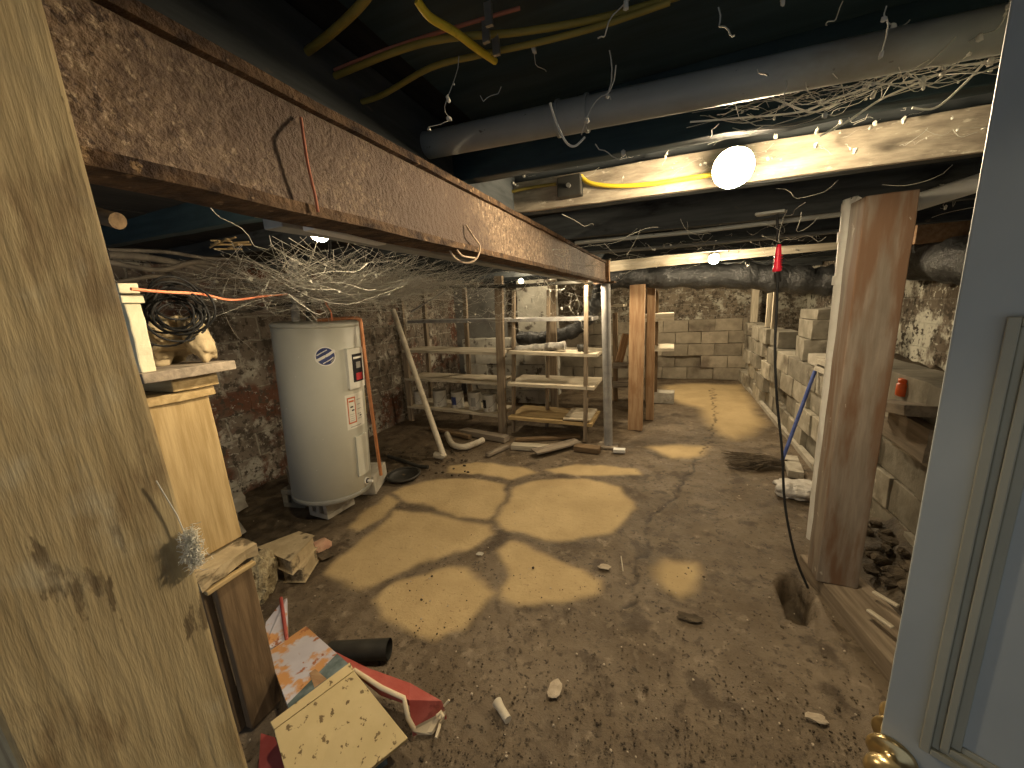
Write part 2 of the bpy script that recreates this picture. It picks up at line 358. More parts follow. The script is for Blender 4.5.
def mx(f, a, c):
    x = N.new('ShaderNodeMix'); x.data_type = 'RGBA'
    L.new(f, x.inputs['Factor'])
    for s_, v in ((6, a), (7, c)):
        if isinstance(v, tuple): x.inputs[s_].default_value = (*v, 1)
        else: L.new(v, x.inputs[s_])
    return x.outputs[2]
def mul(a, c):
    x = N.new('ShaderNodeMath'); x.operation = 'MULTIPLY'
    L.new(a, x.inputs[0])
    if isinstance(c, float): x.inputs[1].default_value = c
    else: L.new(c, x.inputs[1])
    return x.outputs[0]
wet = mx(rg(nz(2.2), .35, .65), (.125, .092, .058), (.20, .155, .105))
wet = mx(rg(nz(14), .55, .68), wet, (.27, .215, .15))
wet = mx(rg(nz(4.5), .52, .64), wet, (.085, .062, .040))
wet = mx(rg(nz(24), .57, .64), wet, (.10, .075, .048))
wet = mx(rg(nz(42), .60, .66), wet, (.045, .032, .02))
wet = mx(mul(rg(nz(7), .52, .62), va.outputs['Alpha']), wet, (.075, .052, .032))
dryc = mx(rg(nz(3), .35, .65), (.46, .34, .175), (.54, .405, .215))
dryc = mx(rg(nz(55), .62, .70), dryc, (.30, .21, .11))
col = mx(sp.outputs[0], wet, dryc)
col = mx(sp.outputs[2], col, mx(rg(nz(9), .4, .6), (.06, .045, .028), (.13, .10, .065)))
col = mx(sp.outputs[1], col, (.03, .022, .015))
L.new(col, b.inputs['Base Color'])
ro = rg(nz(5), .35, .65, .42, .68); rm = N.new('ShaderNodeMix'); rm.data_type = 'FLOAT'
L.new(sp.outputs[0], rm.inputs['Factor']); L.new(ro, rm.inputs[2]); rm.inputs[3].default_value = .85; L.new(rm.outputs[0], b.inputs['Roughness'])
b.inputs['Specular IOR Level'].default_value = .35
bp = N.new('ShaderNodeBump'); bp.inputs['Strength'].default_value = .8; bp.inputs['Distance'].default_value = .014
L.new(nz(38, 8, .7), bp.inputs['Height']); L.new(bp.outputs['Normal'], b.inputs['Normal']); me.materials.append(m)
MATS['floor_concrete'] = m

# ---- foundation walls
def wall_mat(name, c1, c2, mortar, white, wth, axis, dark=None, bw=.4, bh=.2, red=None):
    m = bpy.data.materials.new(name); m.use_nodes = True; nt = m.node_tree; N = nt.nodes; L = nt.links; b = N['Principled BSDF']; MATS[name] = m
    b.inputs['Roughness'].default_value = .9; b.inputs['Specular IOR Level'].default_value = .2
    tc = N.new('ShaderNodeTexCoord'); sx = N.new('ShaderNodeSeparateXYZ'); L.new(tc.outputs['Object'], sx.inputs[0])
    cx = N.new('ShaderNodeCombineXYZ'); L.new(sx.outputs[axis], cx.inputs[0]); L.new(sx.outputs['Z'], cx.inputs[1])
    wn = N.new('ShaderNodeTexNoise'); wn.inputs['Scale'].default_value = 9; L.new(tc.outputs['Object'], wn.inputs['Vector'])
    vm = N.new('ShaderNodeVectorMath'); vm.operation = 'SCALE'; vm.inputs['Scale'].default_value = .03; L.new(wn.outputs['Color'], vm.inputs[0])
    va = N.new('ShaderNodeVectorMath'); va.operation = 'ADD'; L.new(cx.outputs[0], va.inputs[0]); L.new(vm.outputs[0], va.inputs[1])
    br = N.new('ShaderNodeTexBrick'); br.inputs['Scale'].default_value = 1; br.inputs['Brick Width'].default_value = bw; br.inputs['Row Height'].default_value = bh
    br.inputs['Mortar Size'].default_value = .009; br.inputs['Mortar Smooth'].default_value = .4
    br.inputs['Color1'].default_value = (*c1, 1); br.inputs['Color2'].default_value = (*c2, 1); br.inputs['Mortar'].default_value = (*mortar, 1)
    L.new(va.outputs[0], br.inputs['Vector'])
    def nz(sc, d=8):
        n = N.new('ShaderNodeTexNoise'); n.inputs['Scale'].default_value = sc; n.inputs['Detail'].default_value = d; n.inputs['Roughness'].default_value = .68
        L.new(tc.outputs['Object'], n.inputs['Vector']); return n.outputs['Fac']
    def rg(f, a, c):
        r = N.new('ShaderNodeMapRange'); r.interpolation_type = 'SMOOTHSTEP'; r.inputs['From Min'].default_value = a; r.inputs['From Max'].default_value = c
        L.new(f, r.inputs['Value']); return r.outputs['Result']
    def mx(f, a, c):
        x = N.new('ShaderNodeMix'); x.data_type = 'RGBA'; L.new(f, x.inputs['Factor']); L.new(a, x.inputs[6]); x.inputs[7].default_value = (*c, 1); return x.outputs[2]
    col = br.outputs['Color']
    if red: col = mx(rg(nz(1.8, 3), .52, .62), col, red)
    col = mx(rg(nz(7), .5, .66), col, tuple(q * .45 for q in c1))
    col = mx(rg(nz(2.6), wth, wth + .09), col, white)
    col = mx(rg(nz(23), .58, .63), col, tuple(q * .9 for q in white) if wth < .56 else c2)
    col = mx(rg(nz(16), .53, .60), col, tuple(q * .5 for q in c1))
    if dark: col = mx(rg(nz(1.2), dark, dark + .12), col, (.03, .026, .022))
    L.new(col, b.inputs['Base Color'])
    bp = N.new('ShaderNodeBump'); bp.inputs['Strength'].default_value = .8; bp.inputs['Distance'].default_value = .02; L.new(nz(14), bp.inputs['Height'])
    b2 = N.new('ShaderNodeBump'); b2.inputs['Strength'].default_value = .9; b2.inputs['Distance'].default_value = .012; b2.invert = True
    L.new(br.outputs['Fac'], b2.inputs['Height']); L.new(bp.outputs['Normal'], b2.inputs['Normal']); L.new(b2.outputs['Normal'], b.inputs['Normal'])
wall_mat('brick_left', (.17, .14, .11), (.24, .20, .16), (.36, .33, .27), (.46, .43, .36), .55, 'Y', red=(.15, .07, .045))
wall_mat('wall_far', (.16, .13, .095), (.24, .20, .15), (.28, .25, .2), (.46, .44, .36), .52, 'X', dark=.56)
wall_mat('wall_rt', (.14, .115, .085), (.22, .18, .14), (.22, .19, .15), (.62, .60, .50), .46, 'Y', dark=.62)
def wall(name, a, b, m, seed=0):
    n = [max(2, int(abs(b[i] - a[i]) / .12)) if abs(b[i] - a[i]) > .3 else 1 for i in range(3)]
    return struct(obj(name, MB().rbox(a, b, seed, .018, n), m))
wall('wall_left', (-3.55, -1.3, -.1), (-3.32, 7.3, 2.0), 'brick_left', 1)
wall('wall_back', (-3.4, 7.15, -.1), (2.1, 7.35, 2.0), 'wall_far', 2)
wall('wall_right', (1.95, -1.3, -.1), (2.15, 7.3, 2.0), 'wall_rt', 3)
# ceiling boards above the joists
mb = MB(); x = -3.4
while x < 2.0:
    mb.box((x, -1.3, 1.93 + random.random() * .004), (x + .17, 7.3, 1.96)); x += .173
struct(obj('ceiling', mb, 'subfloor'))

struct(obj('ceiling', MB().rbox((-.5, -.2, 1.915), (1.9, 1.03, 1.928), 3, .002, (12, 4, 1)), 'teal_joist'))
# ---- block courses: each wall one mesh of blocks
def block_wall(name, p0, p1, courses, th, m, bl=.4, bh=.195, jit=.008, z0=0., skip=lambda i, k: False, seed=1, hi=None):
    rd = random.Random(seed); p0 = Vector(p0); p1 = Vector(p1); d = (p1 - p0); Lg = d.length; d.normalize(); nrm = Vector((-d.y, d.x, 0))
    mb = MB()
    for k in range(courses):
        s = -bl * .5 * (k % 2); i = 0
        while s < Lg:
            a, b_ = max(s, 0) + .003, min(s + bl, Lg) - .003
            if b_ - a > .04 and not skip(i, k):
                o = rd.uniform(-jit, jit); M = Matrix((d, nrm, Vector((0, 0, 1)))).transposed().to_4x4(); M.translation = p0 + nrm * o
                M = M @ Matrix.Rotation(rd.uniform(-.012, .012), 4, 'Z')
                mb.rbox((a, 0, z0 + k * bh + .003), (b_, th, z0 + (k + 1) * bh - .003), rd.random() * 90, .005, (3, 1, 2), 0, M)
            s += bl; i += 1
    return struct(obj(name, mb, m, bevel=.004))
block_wall('wall_back_lower', (-3.3, 7.02, 0), (1.18, 7.02, 0), 5, .12, 'block_back', seed=4, bh=.203)
block_wall('wall_right_lower', (1.13, 1.5, 0), (1.13, 7.0, 0), 5, -.2, 'block', bl=.4, bh=.19, jit=.012, seed=5,
           skip=lambda i, k: (k == 4 and i in (4, 5, 6, 7, 8)))
struct(obj('trim_1', MB().rbox((1.085, 2.7, -.02), (1.128, 6.95, .035), 3, .012, (40, 1, 1)), 'block_pale'))
# dirt shelf behind the low block wall
mb = MB(); mb.rbox((1.33, 1.4, -.05), (1.96, 7.1, .74), 5, .05, (8, 50, 5))
struct(obj('ground_ledge', mb, 'soil'))
# partition behind the shelves
struct(obj('wall_partition', MB().rbox(tuple(ay(438, 300, 5.5)[:2]) + (0,), (ay(503, 300, 5.5).x, 5.62, 1.8), 3, .01, (6, 1, 9)), 'grey_panel'))
block_wall('wall_partition_lower', (ay(463, 350, 5.0).x, 5.0, 0), (ay(545, 350, 5.0).x, 5.0, 0), 5, .2, 'block_white', seed=9)
struct(obj('wall_partition_white', MB().rbox((ay(517, 300, 5.6).x, 5.6, 0), (ay(556, 300, 5.6).x, 5.7, 1.8), 3, .012, (6, 1, 12)), 'block_white'))

# ================================================================ CEILING TIMBER
JY = [(-.65, 'joist_wood'), (.06, 'joist_wood'), (1.04, 'teal_joist'), (1.53, 'joist_wood'), (2.26, 'joist_wood'), (2.95, 'joist_wood'), (3.60, 'joist_wood'), (4.12, 'joist_wood'), (5.0, 'joist_wood'), (5.8, 'joist_wood'), (6.6, 'joist_wood')]
ORD = ['overhead joist further behind the viewpoint', 'overhead joist just behind the viewpoint', 'blue-grey joist face right behind the grey drain pipe', 'dark joist behind the pale board that carries the big bulb',
       'black joist directly beyond the board with the big bulb', 'black joist in the middle of the ceiling run', 'black joist over the end of the rusty beam',
       'dark joist behind the pale board with the far bulb', 'black joist just past the wrapped black duct', 'black joist second from the far wall', 'black joist closest to the far wall']
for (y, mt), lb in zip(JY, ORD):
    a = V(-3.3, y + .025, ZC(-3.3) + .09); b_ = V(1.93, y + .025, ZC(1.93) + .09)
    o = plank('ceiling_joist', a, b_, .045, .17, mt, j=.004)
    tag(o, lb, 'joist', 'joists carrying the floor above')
for (y0_, y1_, lb) in ((.11, 1.035, 'added board keeping bulb light off the ceiling between two near joists'), (-.60, .055, 'added light-blocking board on the rusty beam behind the viewpoint'), (1.09, 1.525, 'added light-blocking board on the rusty beam left of the pale bulb board')):
    o = plank('added_light_block', V(-.60, y0_, 1.852), V(-.60, y1_, 1.852), .03, .15, 'joist_wood', j=.002); tag(o, lb, 'board')  # boards added to keep the left bulb's light off the near ceiling
# pale board on the third joist's face (big bulb) and the far one
def face_board(p, q, y, h, m, lb, t=.02):
    o = plank('nailed_board', p, q, t, h, m, j=.004); return tag(o, lb, 'board')
face_board(V(-.62, 1.51, ZC(-.62) + .062), V(1.05, 1.51, ZC(1.05) + .058), 1.5, .112, 'ledger_wood', 'rough pale board on joist face, holding the biggest glowing bulb')
a = ay(606, 267, 4.05); b_ = ay(838, 243, 4.05)
face_board(a, b_, 4.05, .10, 'pale_shelf', 'pale board across the ceiling with the small far bulb')
# thin pale pipes under the joists
for (p, q, y, r, lb) in [((575, 243), (852, 213), 2.22, .011, 'thin pale conduit under the ceiling, closer of two'), ((575, 254), (852, 230), 2.9, .012, 'thin pale conduit under the ceiling, further of two')]:
    a = ay(*p, y); b_ = ay(*q, y); tag(obj('conduit', MB().tube([a, (a + b_) / 2 + V(0, 0, -.008), b_], r), 'pvc_grey'), lb, 'pipe', 'conduits under the joists')
# rusty beam
bm_ = thing('steel_beam', (-.6, -1.0, 1.59), 'long rusty brown steel beam running under the joists to the grey pole', 'beam')
Y0, Y1 = -1.2, 3.66
def slab(x0, x1, z0, z1, seed, y0=Y0, y1=Y1, j=.004): return MB().rbox((x0, y0, z0), (x1, y1, z1), seed, j, (1, 48, 2))
obj('web', slab(-.565, -.552, 1.60, 1.765, 1), 'rust', bm_)
obj('bottom_flange', slab(-.615, -.538, 1.585, 1.602, 2), 'rust_dark', bm_)
obj('top_flange', slab(-.615, -.538, 1.752, 1.768, 3), 'rust_dark', bm_)
obj('rear_web', slab(-.61, -.60, 1.60, 1.755, 4), 'rust_dark', bm_)
obj('end_cap', MB().rbox((-.62, 3.61, 1.585), (-.52, 3.70, 1.79), 3, .004), 'orange_wood', bm_)
o = plank('grey_board', V(-.685, .515, 1.612), V(-.70, 3.45, 1.606), .05, .042, 'pvc_grey', roll=0, j=.003)
tag(o, 'grey-painted board fixed along the left underside of the rusty beam', 'board')
o = plank('bulb_light_strip', az(318, 214, 1.61), az(390, 233, 1.612), .03, .01, 'white', j=.001); o.location += V(-.03, 0, -.02)  # white colour stands in for the left bulb's light on the board
tag(o, 'white strip painting the left bulb light along the beam edge', 'strip')

# pipe under joists
dr = thing('drain_pipe', (0, .72, 1.7), 'fat grey plastic drain pipe crossing under the ceiling near the viewpoint', 'pipe')
a = depth(380, 155, 1.02); b_ = depth(1010, 28, .55); a = b_ + (a - b_) * 1.17
obj('pipe', MB().tube([a, b_], .031, 24), 'pvc_grey', dr)
d_ = (b_ - a).normalized(); c0 = a.lerp(b_, .53)
mb = MB(); mb.tube([c0 - d_ * .03, c0 + d_ * .03], .0335, 24); mb.tube([c0 - d_ * .034, c0 - d_ * .028], .036, 24); mb.tube([c0 + d_ * .028, c0 + d_ * .034], .036, 24)
obj('coupling', mb, 'pvc_grey', dr)

# support pole at the beam's end
pl = thing('support_pole', (-.535, 3.58, 0), 'grey steel pole under the end of the rusty beam', 'pole')
obj('tube', MB().tube([(-.535, 3.58, .012), (-.545, 3.58, 1.575)], .042, 20), 'pole_paint', pl)
obj('base_plate', MB().rbox((-.63, 3.5, -.004), (-.44, 3.66, .014), 1, .003), 'grey_wood', pl)
obj('top_plate', MB().box((-.64, 3.5, 1.572), (-.46, 3.66, 1.585)), 'rust_dark', pl)
tag(obj('white_shim', MB().rbox((-.47, 3.42, .0), (-.36, 3.48, .03), 2, .004), 'white'), 'white flat scrap lying at the foot of the grey pole', 'scrap')

# right wooden post, its sill timber
o = plank('wooden_post', V(.735, 1.985, .085), V(.745, 1.985, ZC(.74) - .004), .15, .13, 'post_wood', roll=PI / 2, j=.002, bevel=.006)
def upright(name, x0, x1, y0, y1, z0, z1, m, parent=None, lean=(0, 0), bevel=.004, j=.003):
    c = V((x0 + x1) / 2, (y0 + y1) / 2, z0); t = V(c.x + lean[0], c.y + lean[1], z1)
    Lg = (t - c).length; X = (t - c).normalized(); Yv = V(0, 1, 0); Yv = (Yv - Yv.dot(X) * X).normalized(); Zv = X.cross(Yv)
    M = Matrix((X, Yv, Zv)).transposed().to_4x4(); M.translation = c
    hx, hy = abs(x1 - x0) / 2, abs(y1 - y0) / 2
    mb = MB().rbox((0, -hy, -hx), (Lg, hy, hx), random.random() * 60, j, (max(2, int(Lg / .12)), 2, 2))
    return obj(name, mb, m, parent, bevel, local=M)
bpy.data.objects.remove(o)
o = upright('wooden_post', .655, .808, 1.90, 2.03, .085, ZC(.74) - .003, 'post_wood', lean=(.01, 0))
tag(o, 'thick reddish-brown wooden post on the right with grey foot', 'post')
o = plank('sill_timber', V(.735, 2.12, .035), V(.93, 1.22, .02), .19, .10, 'shelf_stud', j=.006, bevel=.006)
tag(o, 'heavy muddy timber on the floor under the thick brown post', 'timber')

# pvc pipe behind the post and horizontal one
pv = thing('vent_pipe', (.67, 2.2, 0), 'white vertical plastic pipe hugging the left side of the brown post', 'pipe')
pts = [ay(860, 200, 2.14), ay(849, 212, 2.14), ay(847, 232, 2.14), ay(810, 560, 2.14)]
pts[3].z = .16
obj('pipe', MB().tube(smooth(pts, 5), .026, 16), 'pvc_white', pv)
for py, px in ((236, 846.5), (280, 841)):
    c = ay(px, py, 2.14); obj('collar', MB().tube([c - V(0, 0, .02), c + V(0, 0, .02)], .031, 16), 'pvc_white', pv)
a = ay(905, 206, 2.12); b_ = ay(1000, 176, 2.12)
tag(obj('waste_pipe', MB().tube([a, b_], .034, 18), 'pvc_white'), 'off-white plastic pipe running right from the brown post top', 'pipe')

# near left post
o = upright('near_post', -.532, -.45, .049, .182, -.02, ZC(-.5) - .002, 'near_wood', bevel=.004, j=.002)
tag(o, 'huge pale rough-sawn timber filling the left edge', 'post')

# far post and stair-like frame beside it
o = upright('wooden_post', -.40, -.25, 4.10, 4.22, 0, 1.56, 'orange_wood', lean=(.015, 0)); tag(o, 'thick orange-brown post beyond the grey pole', 'post')
o = upright('wall_stud', -.235, -.15, 4.5, 4.62, 0, 1.74, 'orange_wood'); tag(o, 'pale orange stud just behind the orange-brown post', 'stud')
fs_ = thing('plank_rack', (-.1, 5.2, 0), 'small rack of short pale planks beyond the orange-brown post', 'rack')
for (p, q, w, h) in [((645, 318), (674, 318), .28, .09), ((651, 349), (674, 349), .30, .035), ((612, 306), (624, 306), .2, .03)]:
    a = ay(*p, 5.1); b_ = ay(*q, 5.1); obj('shelf', MB().rbox((a.x, 5.0, a.z - h / 2), (b_.x, 5.0 + w + .2, a.z + h / 2), 3, .004), 'pale_shelf', fs_)
for px in (648, 656): 
    a = ay(px, 320, 5.35); upright('post', a.x - .03, a.x + .03, 5.32, 5.38, 0, 1.5, 'brown_wood', fs_)
a = ay(614, 340, 5.2); upright('post', a.x - .03, a.x + .03, 5.3, 5.36, 0, 1.25, 'brown_wood', fs_)
for p, q in (((611, 366), (628, 366)), ((611, 385), (628, 385))):
    a = ay(*p, 5.1); b_ = ay(*q, 5.1); obj('shelf', MB().rbox((a.x, 5.0, a.z - .015), (b_.x, 5.38, a.z + .015), 3, .004), 'grey_wood', fs_)
o = plank('loose_board', ay(619, 362, 5.0), ay(626, 334, 5.05), .10, .03, 'orange_wood', roll=.6); tag(o, 'short orange board tilted beside the far orange post', 'board')

# ================================================================ BLOCKS
def cinder(name, loc, size, rotz, m, lb, hole='x', tilt=0., group=None):
    """hollow block; hole axis is local y (seen from the front) or z"""
    Lx, Ly, Lz = size; t = .04; mb = MB()
    if hole == 'y':
        mb.rbox((-Lx / 2, -Ly / 2, 0), (Lx / 2, Ly / 2, t), 1, .003); mb.rbox((-Lx / 2, -Ly / 2, Lz - t), (Lx / 2, Ly / 2, Lz), 2, .003)
        for c in (-1, 0, 1):
            x = c * (Lx / 2 - t / 2); mb.rbox((x - t / 2, -Ly / 2, t), (x + t / 2, Ly / 2, Lz - t), c + 3, .003)
    elif hole == 'x':
        mb.rbox((-Lx / 2, -Ly / 2, 0), (Lx / 2, Ly / 2, t), 1, .003); mb.rbox((-Lx / 2, -Ly / 2, Lz - t), (Lx / 2, Ly / 2, Lz), 2, .003)
        for c in (-1, 0, 1):
            y = c * (Ly / 2 - t / 2); mb.rbox((-Lx / 2, y - t / 2, t), (Lx / 2, y + t / 2, Lz - t), c + 3, .003)
    else:
        mb.rbox((-Lx / 2, -Ly / 2, 0), (Lx / 2, Ly / 2, Lz), 4, .006, (4, 3, 3))
    M = Matrix.Translation(Vector(loc)) @ Matrix.Rotation(rotz, 4, 'Z') @ Matrix.Rotation(tilt, 4, 'X')
    o = obj(name, mb, m, bevel=.004, local=M); return tag(o, lb, 'block', group)
# water heater
hb = az(333.5, 487, .17); ht = V(-2.235, 1.873, 1.40)
Xz = (ht - hb).normalized(); Xx = V(-.75, .66, 0).cross(Xz).normalized(); HM = Matrix((Xx, Xz.cross(Xx), Xz)).transposed()
wh = thing('water_heater', hb, 'tall cream-grey electric water heater standing on concrete blocks', 'water heater', rot=HM)
WMx = WM(wh); HH = (ht - hb).length; R = .272
def wobj(name, mb, mats, parent=wh): return obj(name, mb, mats, parent, local=WMx)
wobj('tank', MB().lathe([(0, 0), (R - .01, 0), (R - .006, .012), (R - .006, .03), (R, .034), (R, HH - .035), (R - .003, HH - .03)], 64), 'heater_paint')
wobj('top_cap', MB().lathe([(R - .003, HH - .03), (R + .004, HH - .028), (R + .004, HH - .006), (R - .012, HH + .002), (0, HH + .006)], 64), 'heater_paint')
wobj('base_ring', MB().lathe([(R - .004, -.004), (R + .002, 0), (R + .002, .028), (R - .002, .032)], 64), 'heater_dark')
def hit(px, py):
    inv = WMx.inverted(); o_ = inv @ V(0, 0, H); d = inv.to_3x3() @ ray(px, py)
    A = d.x ** 2 + d.y ** 2; B = 2 * (o_.x * d.x + o_.y * d.y); Cc = o_.x ** 2 + o_.y ** 2 - R * R
    D = max(B * B - 4 * A * Cc, 0); t = (-B - math.sqrt(D)) / (2 * A); p = o_ + d * t; return math.atan2(p.y, p.x), p.z
def patch(mb, f0, f1, z0, z1, r0, r1, mi=0, n=8):
    vs = []; 
    for i in range(n + 1):
        f = f0 + (f1 - f0) * i / n
        for (r, z) in ((r0, z0), (r1, z0), (r1, z1), (r0, z1)): vs.append((r * math.cos(f), r * math.sin(f), z))
    fs = [(0, 1, 2, 3), (4 * n + 3, 4 * n + 2, 4 * n + 1, 4 * n)]
    for i in range(n):
        for k in range(4): fs.append((4 * i + k, 4 * i + 4 + k, 4 * i + 4 + (k + 1) % 4, 4 * i + (k + 1) % 4))
    mb.add(vs, fs, mi); return mb
# round blue badge
f, z = hit(325.5, 356.5); mb = MB()
def disc(mb, f, z, rad, r, mi, sx=1.): 
    n = 28; vs = [((r) * math.cos(f), r * math.sin(f), z)]
    for k in range(n):
        a = 2 * PI * k / n; ff = f + rad * sx * math.cos(a) / R; vs.append((r * math.cos(ff), r * math.sin(ff), z + rad * math.sin(a)))
    mb.add(vs, [(0, 1 + k, 1 + (k + 1) % n) for k in range(n)], mi)
disc(mb, f, z, .062, R + .001, 0); disc(mb, f, z, .055, R + .0016, 1)
def band(mb, pts, w, r, mi):   # a ribbon wrapped on the tank, pts in metres from the badge centre
    vs = []; n = len(pts)
    for i, (u, v_) in enumerate(pts):
        a = pts[max(i - 1, 0)]; c = pts[min(i + 1, n - 1)]; tx, ty = c[0] - a[0], c[1] - a[1]; l = math.hypot(tx, ty); nx_, ny_ = -ty / l, tx / l
        for s_ in (-1, 1):
            uu, vv = u + nx_ * w / 2 * s_, v_ + ny_ * w / 2 * s_; ff = f + uu / R; vs.append((r * math.cos(ff), r * math.sin(ff), z + vv))
    mb.add(vs, [(2 * i, 2 * i + 1, 2 * i + 3, 2 * i + 2) for i in range(n - 1)], mi)
band(mb, [(-.058, -.028), (-.02, -.008), (.02, .012), (.058, .036)], .017, R + .0022, 0)
band(mb, [(-.05, .008), (-.02, .026), (.012, .042)], .006, R + .0022, 0); band(mb, [(-.018, -.045), (.02, -.026), (.05, -.006)], .006, R + .0022, 0)
band(mb, [(.03, -.04), (.044, -.022), (.05, -.005)], .008, R + .0024, 2)
wobj('round_badge', mb, ['white', 'ink_blue', 'ink_grey'])
# thermostat cover
fa, za = hit(344, 349); fb, zb = hit(361, 385); mb = MB()
patch(mb, fa, fb, zb, za, R, R + .028); wobj('thermostat_cover', mb, 'label_white')
tcv = bpy.data.objects['thermostat_cover']; tcv['label'] = 'raised white cover with black label'
mb = MB(); w = fb - fa; hh = za - zb; q = lambda u, v_: (fa + w * u, zb + hh * v_)
def lp(u0, v0, u1, v1, r, mi): patch(mb, q(u0, 0)[0], q(u1, 0)[0], q(0, v0)[1], q(0, v1)[1], R + .02, R + r, mi, 4)
lp(.22, .16, .88, .86, .0292, 0); lp(.28, .74, .84, .79, .0300, 1); lp(.42, .50, .72, .66, .0300, 2); lp(.38, .20, .80, .38, .0300, 3)
wobj('control_label', mb, ['ink_black', 'white', 'ink_grey', 'ink_red'], tcv)
# paper labels
fa, za = hit(344.5, 396); fb, zb = hit(364.5, 423); mb = MB(); w = fb - fa; hh = za - zb
def lp2(u0, v0, u1, v1, r, mi): patch(mb, fa + w * u0, fa + w * u1, zb + hh * v0, zb + hh * v1, R, R + r, mi, 5)
lp2(0, 0, 1, 1, .0010, 0)
for (u0, v0, u1, v1) in ((.08, .16, .12, .92), (.42, .16, .46, .92), (.08, .16, .46, .20), (.08, .88, .46, .92)): lp2(u0, v0, u1, v1, .0016, 1)
lp2(.15, .78, .38, .83, .0016, 1); lp2(.2, .62, .34, .66, .0016, 2); lp2(.26, .52, .38, .56, .0016, 2)
for i in range(5): lp2(.55, .80 - i * .14, .80 - .05 * (i % 2), .815 - i * .14, .0016, 3)
for i in range(4): lp2(.15, .42 - i * .06, .36, .43 - i * .06, .0016, 3)
lp2(.66, .3, .78, .34, .0016, 2); lp2(.15, .05, .7, .07, .0016, 3)
wobj('warning_label', mb, ['label_white', 'ink_orange', 'ink_black', 'ink_grey'])
mb = MB(); f2, z2 = hit(366, 393); f3, z3 = hit(371, 413); patch(mb, f2, f3, z3, z2, R, R + .0014); wobj('yellow_label', mb, 'sticker_yellow')
# lower access cover and drain valve
fa, za = hit(354.5, 437); fb, zb = hit(367.5, 470); mb = MB(); patch(mb, fa, fb, zb, za, R, R + .014); o = wobj('access_cover', mb, 'heater_paint')
f, z = hit(366.5, 480.5); dx = V(math.cos(f), math.sin(f), 0); c = dx * R + V(0, 0, z)
mb = MB(); mb.tube([c - dx * .005, c + dx * .006], .028, 24, 0); mb.tube([c + dx * .006, c + dx * .012], .018, 20, 1); mb.tube([c + dx * .01, c + dx * .05], .010, 12, 0)
wobj('drain_valve', mb, ['white', 'ink_black'])
mb = MB(); 
for k in range(14):
    ff, zz = hit(random.uniform(285, 365), random.uniform(340, 490)); patch(mb, ff, ff + .008, zz, zz + .004, R, R + .001, 0, 1)
wobj('paint_fleck', mb, 'white')['kind'] = 'stuff'
c1 = WMx @ V(-.12, .05, HH); a = WMx @ V(.06, -.1, HH)
# copper line and vertical grey pipe
pts = [ay(317, 320.5, 1.62), ay(357, 317.5, 1.78), ay(361, 320, 1.79), ay(364, 335, 1.79), ay(370, 390, 1.80), ay(380, 474, 1.86)]
# put the copper line just off the tank's right side
def off(px, py, e): 
    p = ray(px, py).normalized(); return V(0, 0, H) + p * e
pts = [off(317, 320.5, 2.86), off(352, 318, 2.80), off(359, 319.5, 2.79), off(361, 325, 2.79), off(369, 390, 2.81), off(381, 475, 3.05)]
tag(obj('copper_pipe', MB().tube(smooth(pts, 6), .0125, 14), 'copper'), 'copper pipe bent over and down the right side of the heater', 'pipe')
pts = [off(293, 262, 3.0), off(294, 285, 2.98), off(296, 323, 2.96)]
tag(obj('riser_pipe', MB().tube(pts, .026, 14), 'pole_paint'), 'dull grey pipe rising from the heater top on its left', 'pipe')
pts = [off(308, 268, 3.05), off(308, 290, 3.0), off(309, 323, 2.98)]
tag(obj('riser_pipe', MB().tube(pts, .018, 14), 'dusty_black'), 'black thinner pipe rising behind the heater top', 'pipe')
pts = [off(325, 301, 2.75), off(328, 307, 2.72), off(331, 312, 2.7), off(332, 321, 2.72)]
tag(obj('orange_lead', MB().tube(smooth(pts), .005, 8), 'orange_wire'), 'short orange wire dropping onto the heater top', 'wire')
# blocks under the heater
dirv = math.atan2(.5, 1)
hc = Vector((hb.x, hb.y, 0))
tocam = Vector((-hb.x, -hb.y, 0)).normalized(); side = Vector((tocam.y, -tocam.x, 0))   # side: towards picture left/right
ang = math.atan2(side.y, side.x)
nn = tocam * math.cos(.95) + side * math.sin(.95); rz = math.atan2(-nn.y, -nn.x)
p = az(334, 516); cinder('cinder_block', (p.x - tocam.x * .11, p.y - tocam.y * .11, 0), (.24, .20, .15), rz, 'block_pale', 'pale hollow block under the heater front, hole facing left', 'x')
p = az(305, 506); cinder('cinder_block', (p.x - tocam.x * .10, p.y - tocam.y * .10, 0), (.22, .19, .15), rz + .25, 'block', 'darker hollow block at the left under the heater', 'x')
p = az(372, 497); cinder('cinder_block', (p.x - .13, p.y + .15, 0), (.16, .30, .155), ang - .5, 'block_pale', 'solid-faced block under the heater right side by the copper pipe', 'n')
p = az(300, 500); cinder('cinder_block', (p.x - .22, p.y + .32, 0), (.38, .19, .16), ang + .2, 'block', 'dark block hidden at the back left under the heater', 'n')

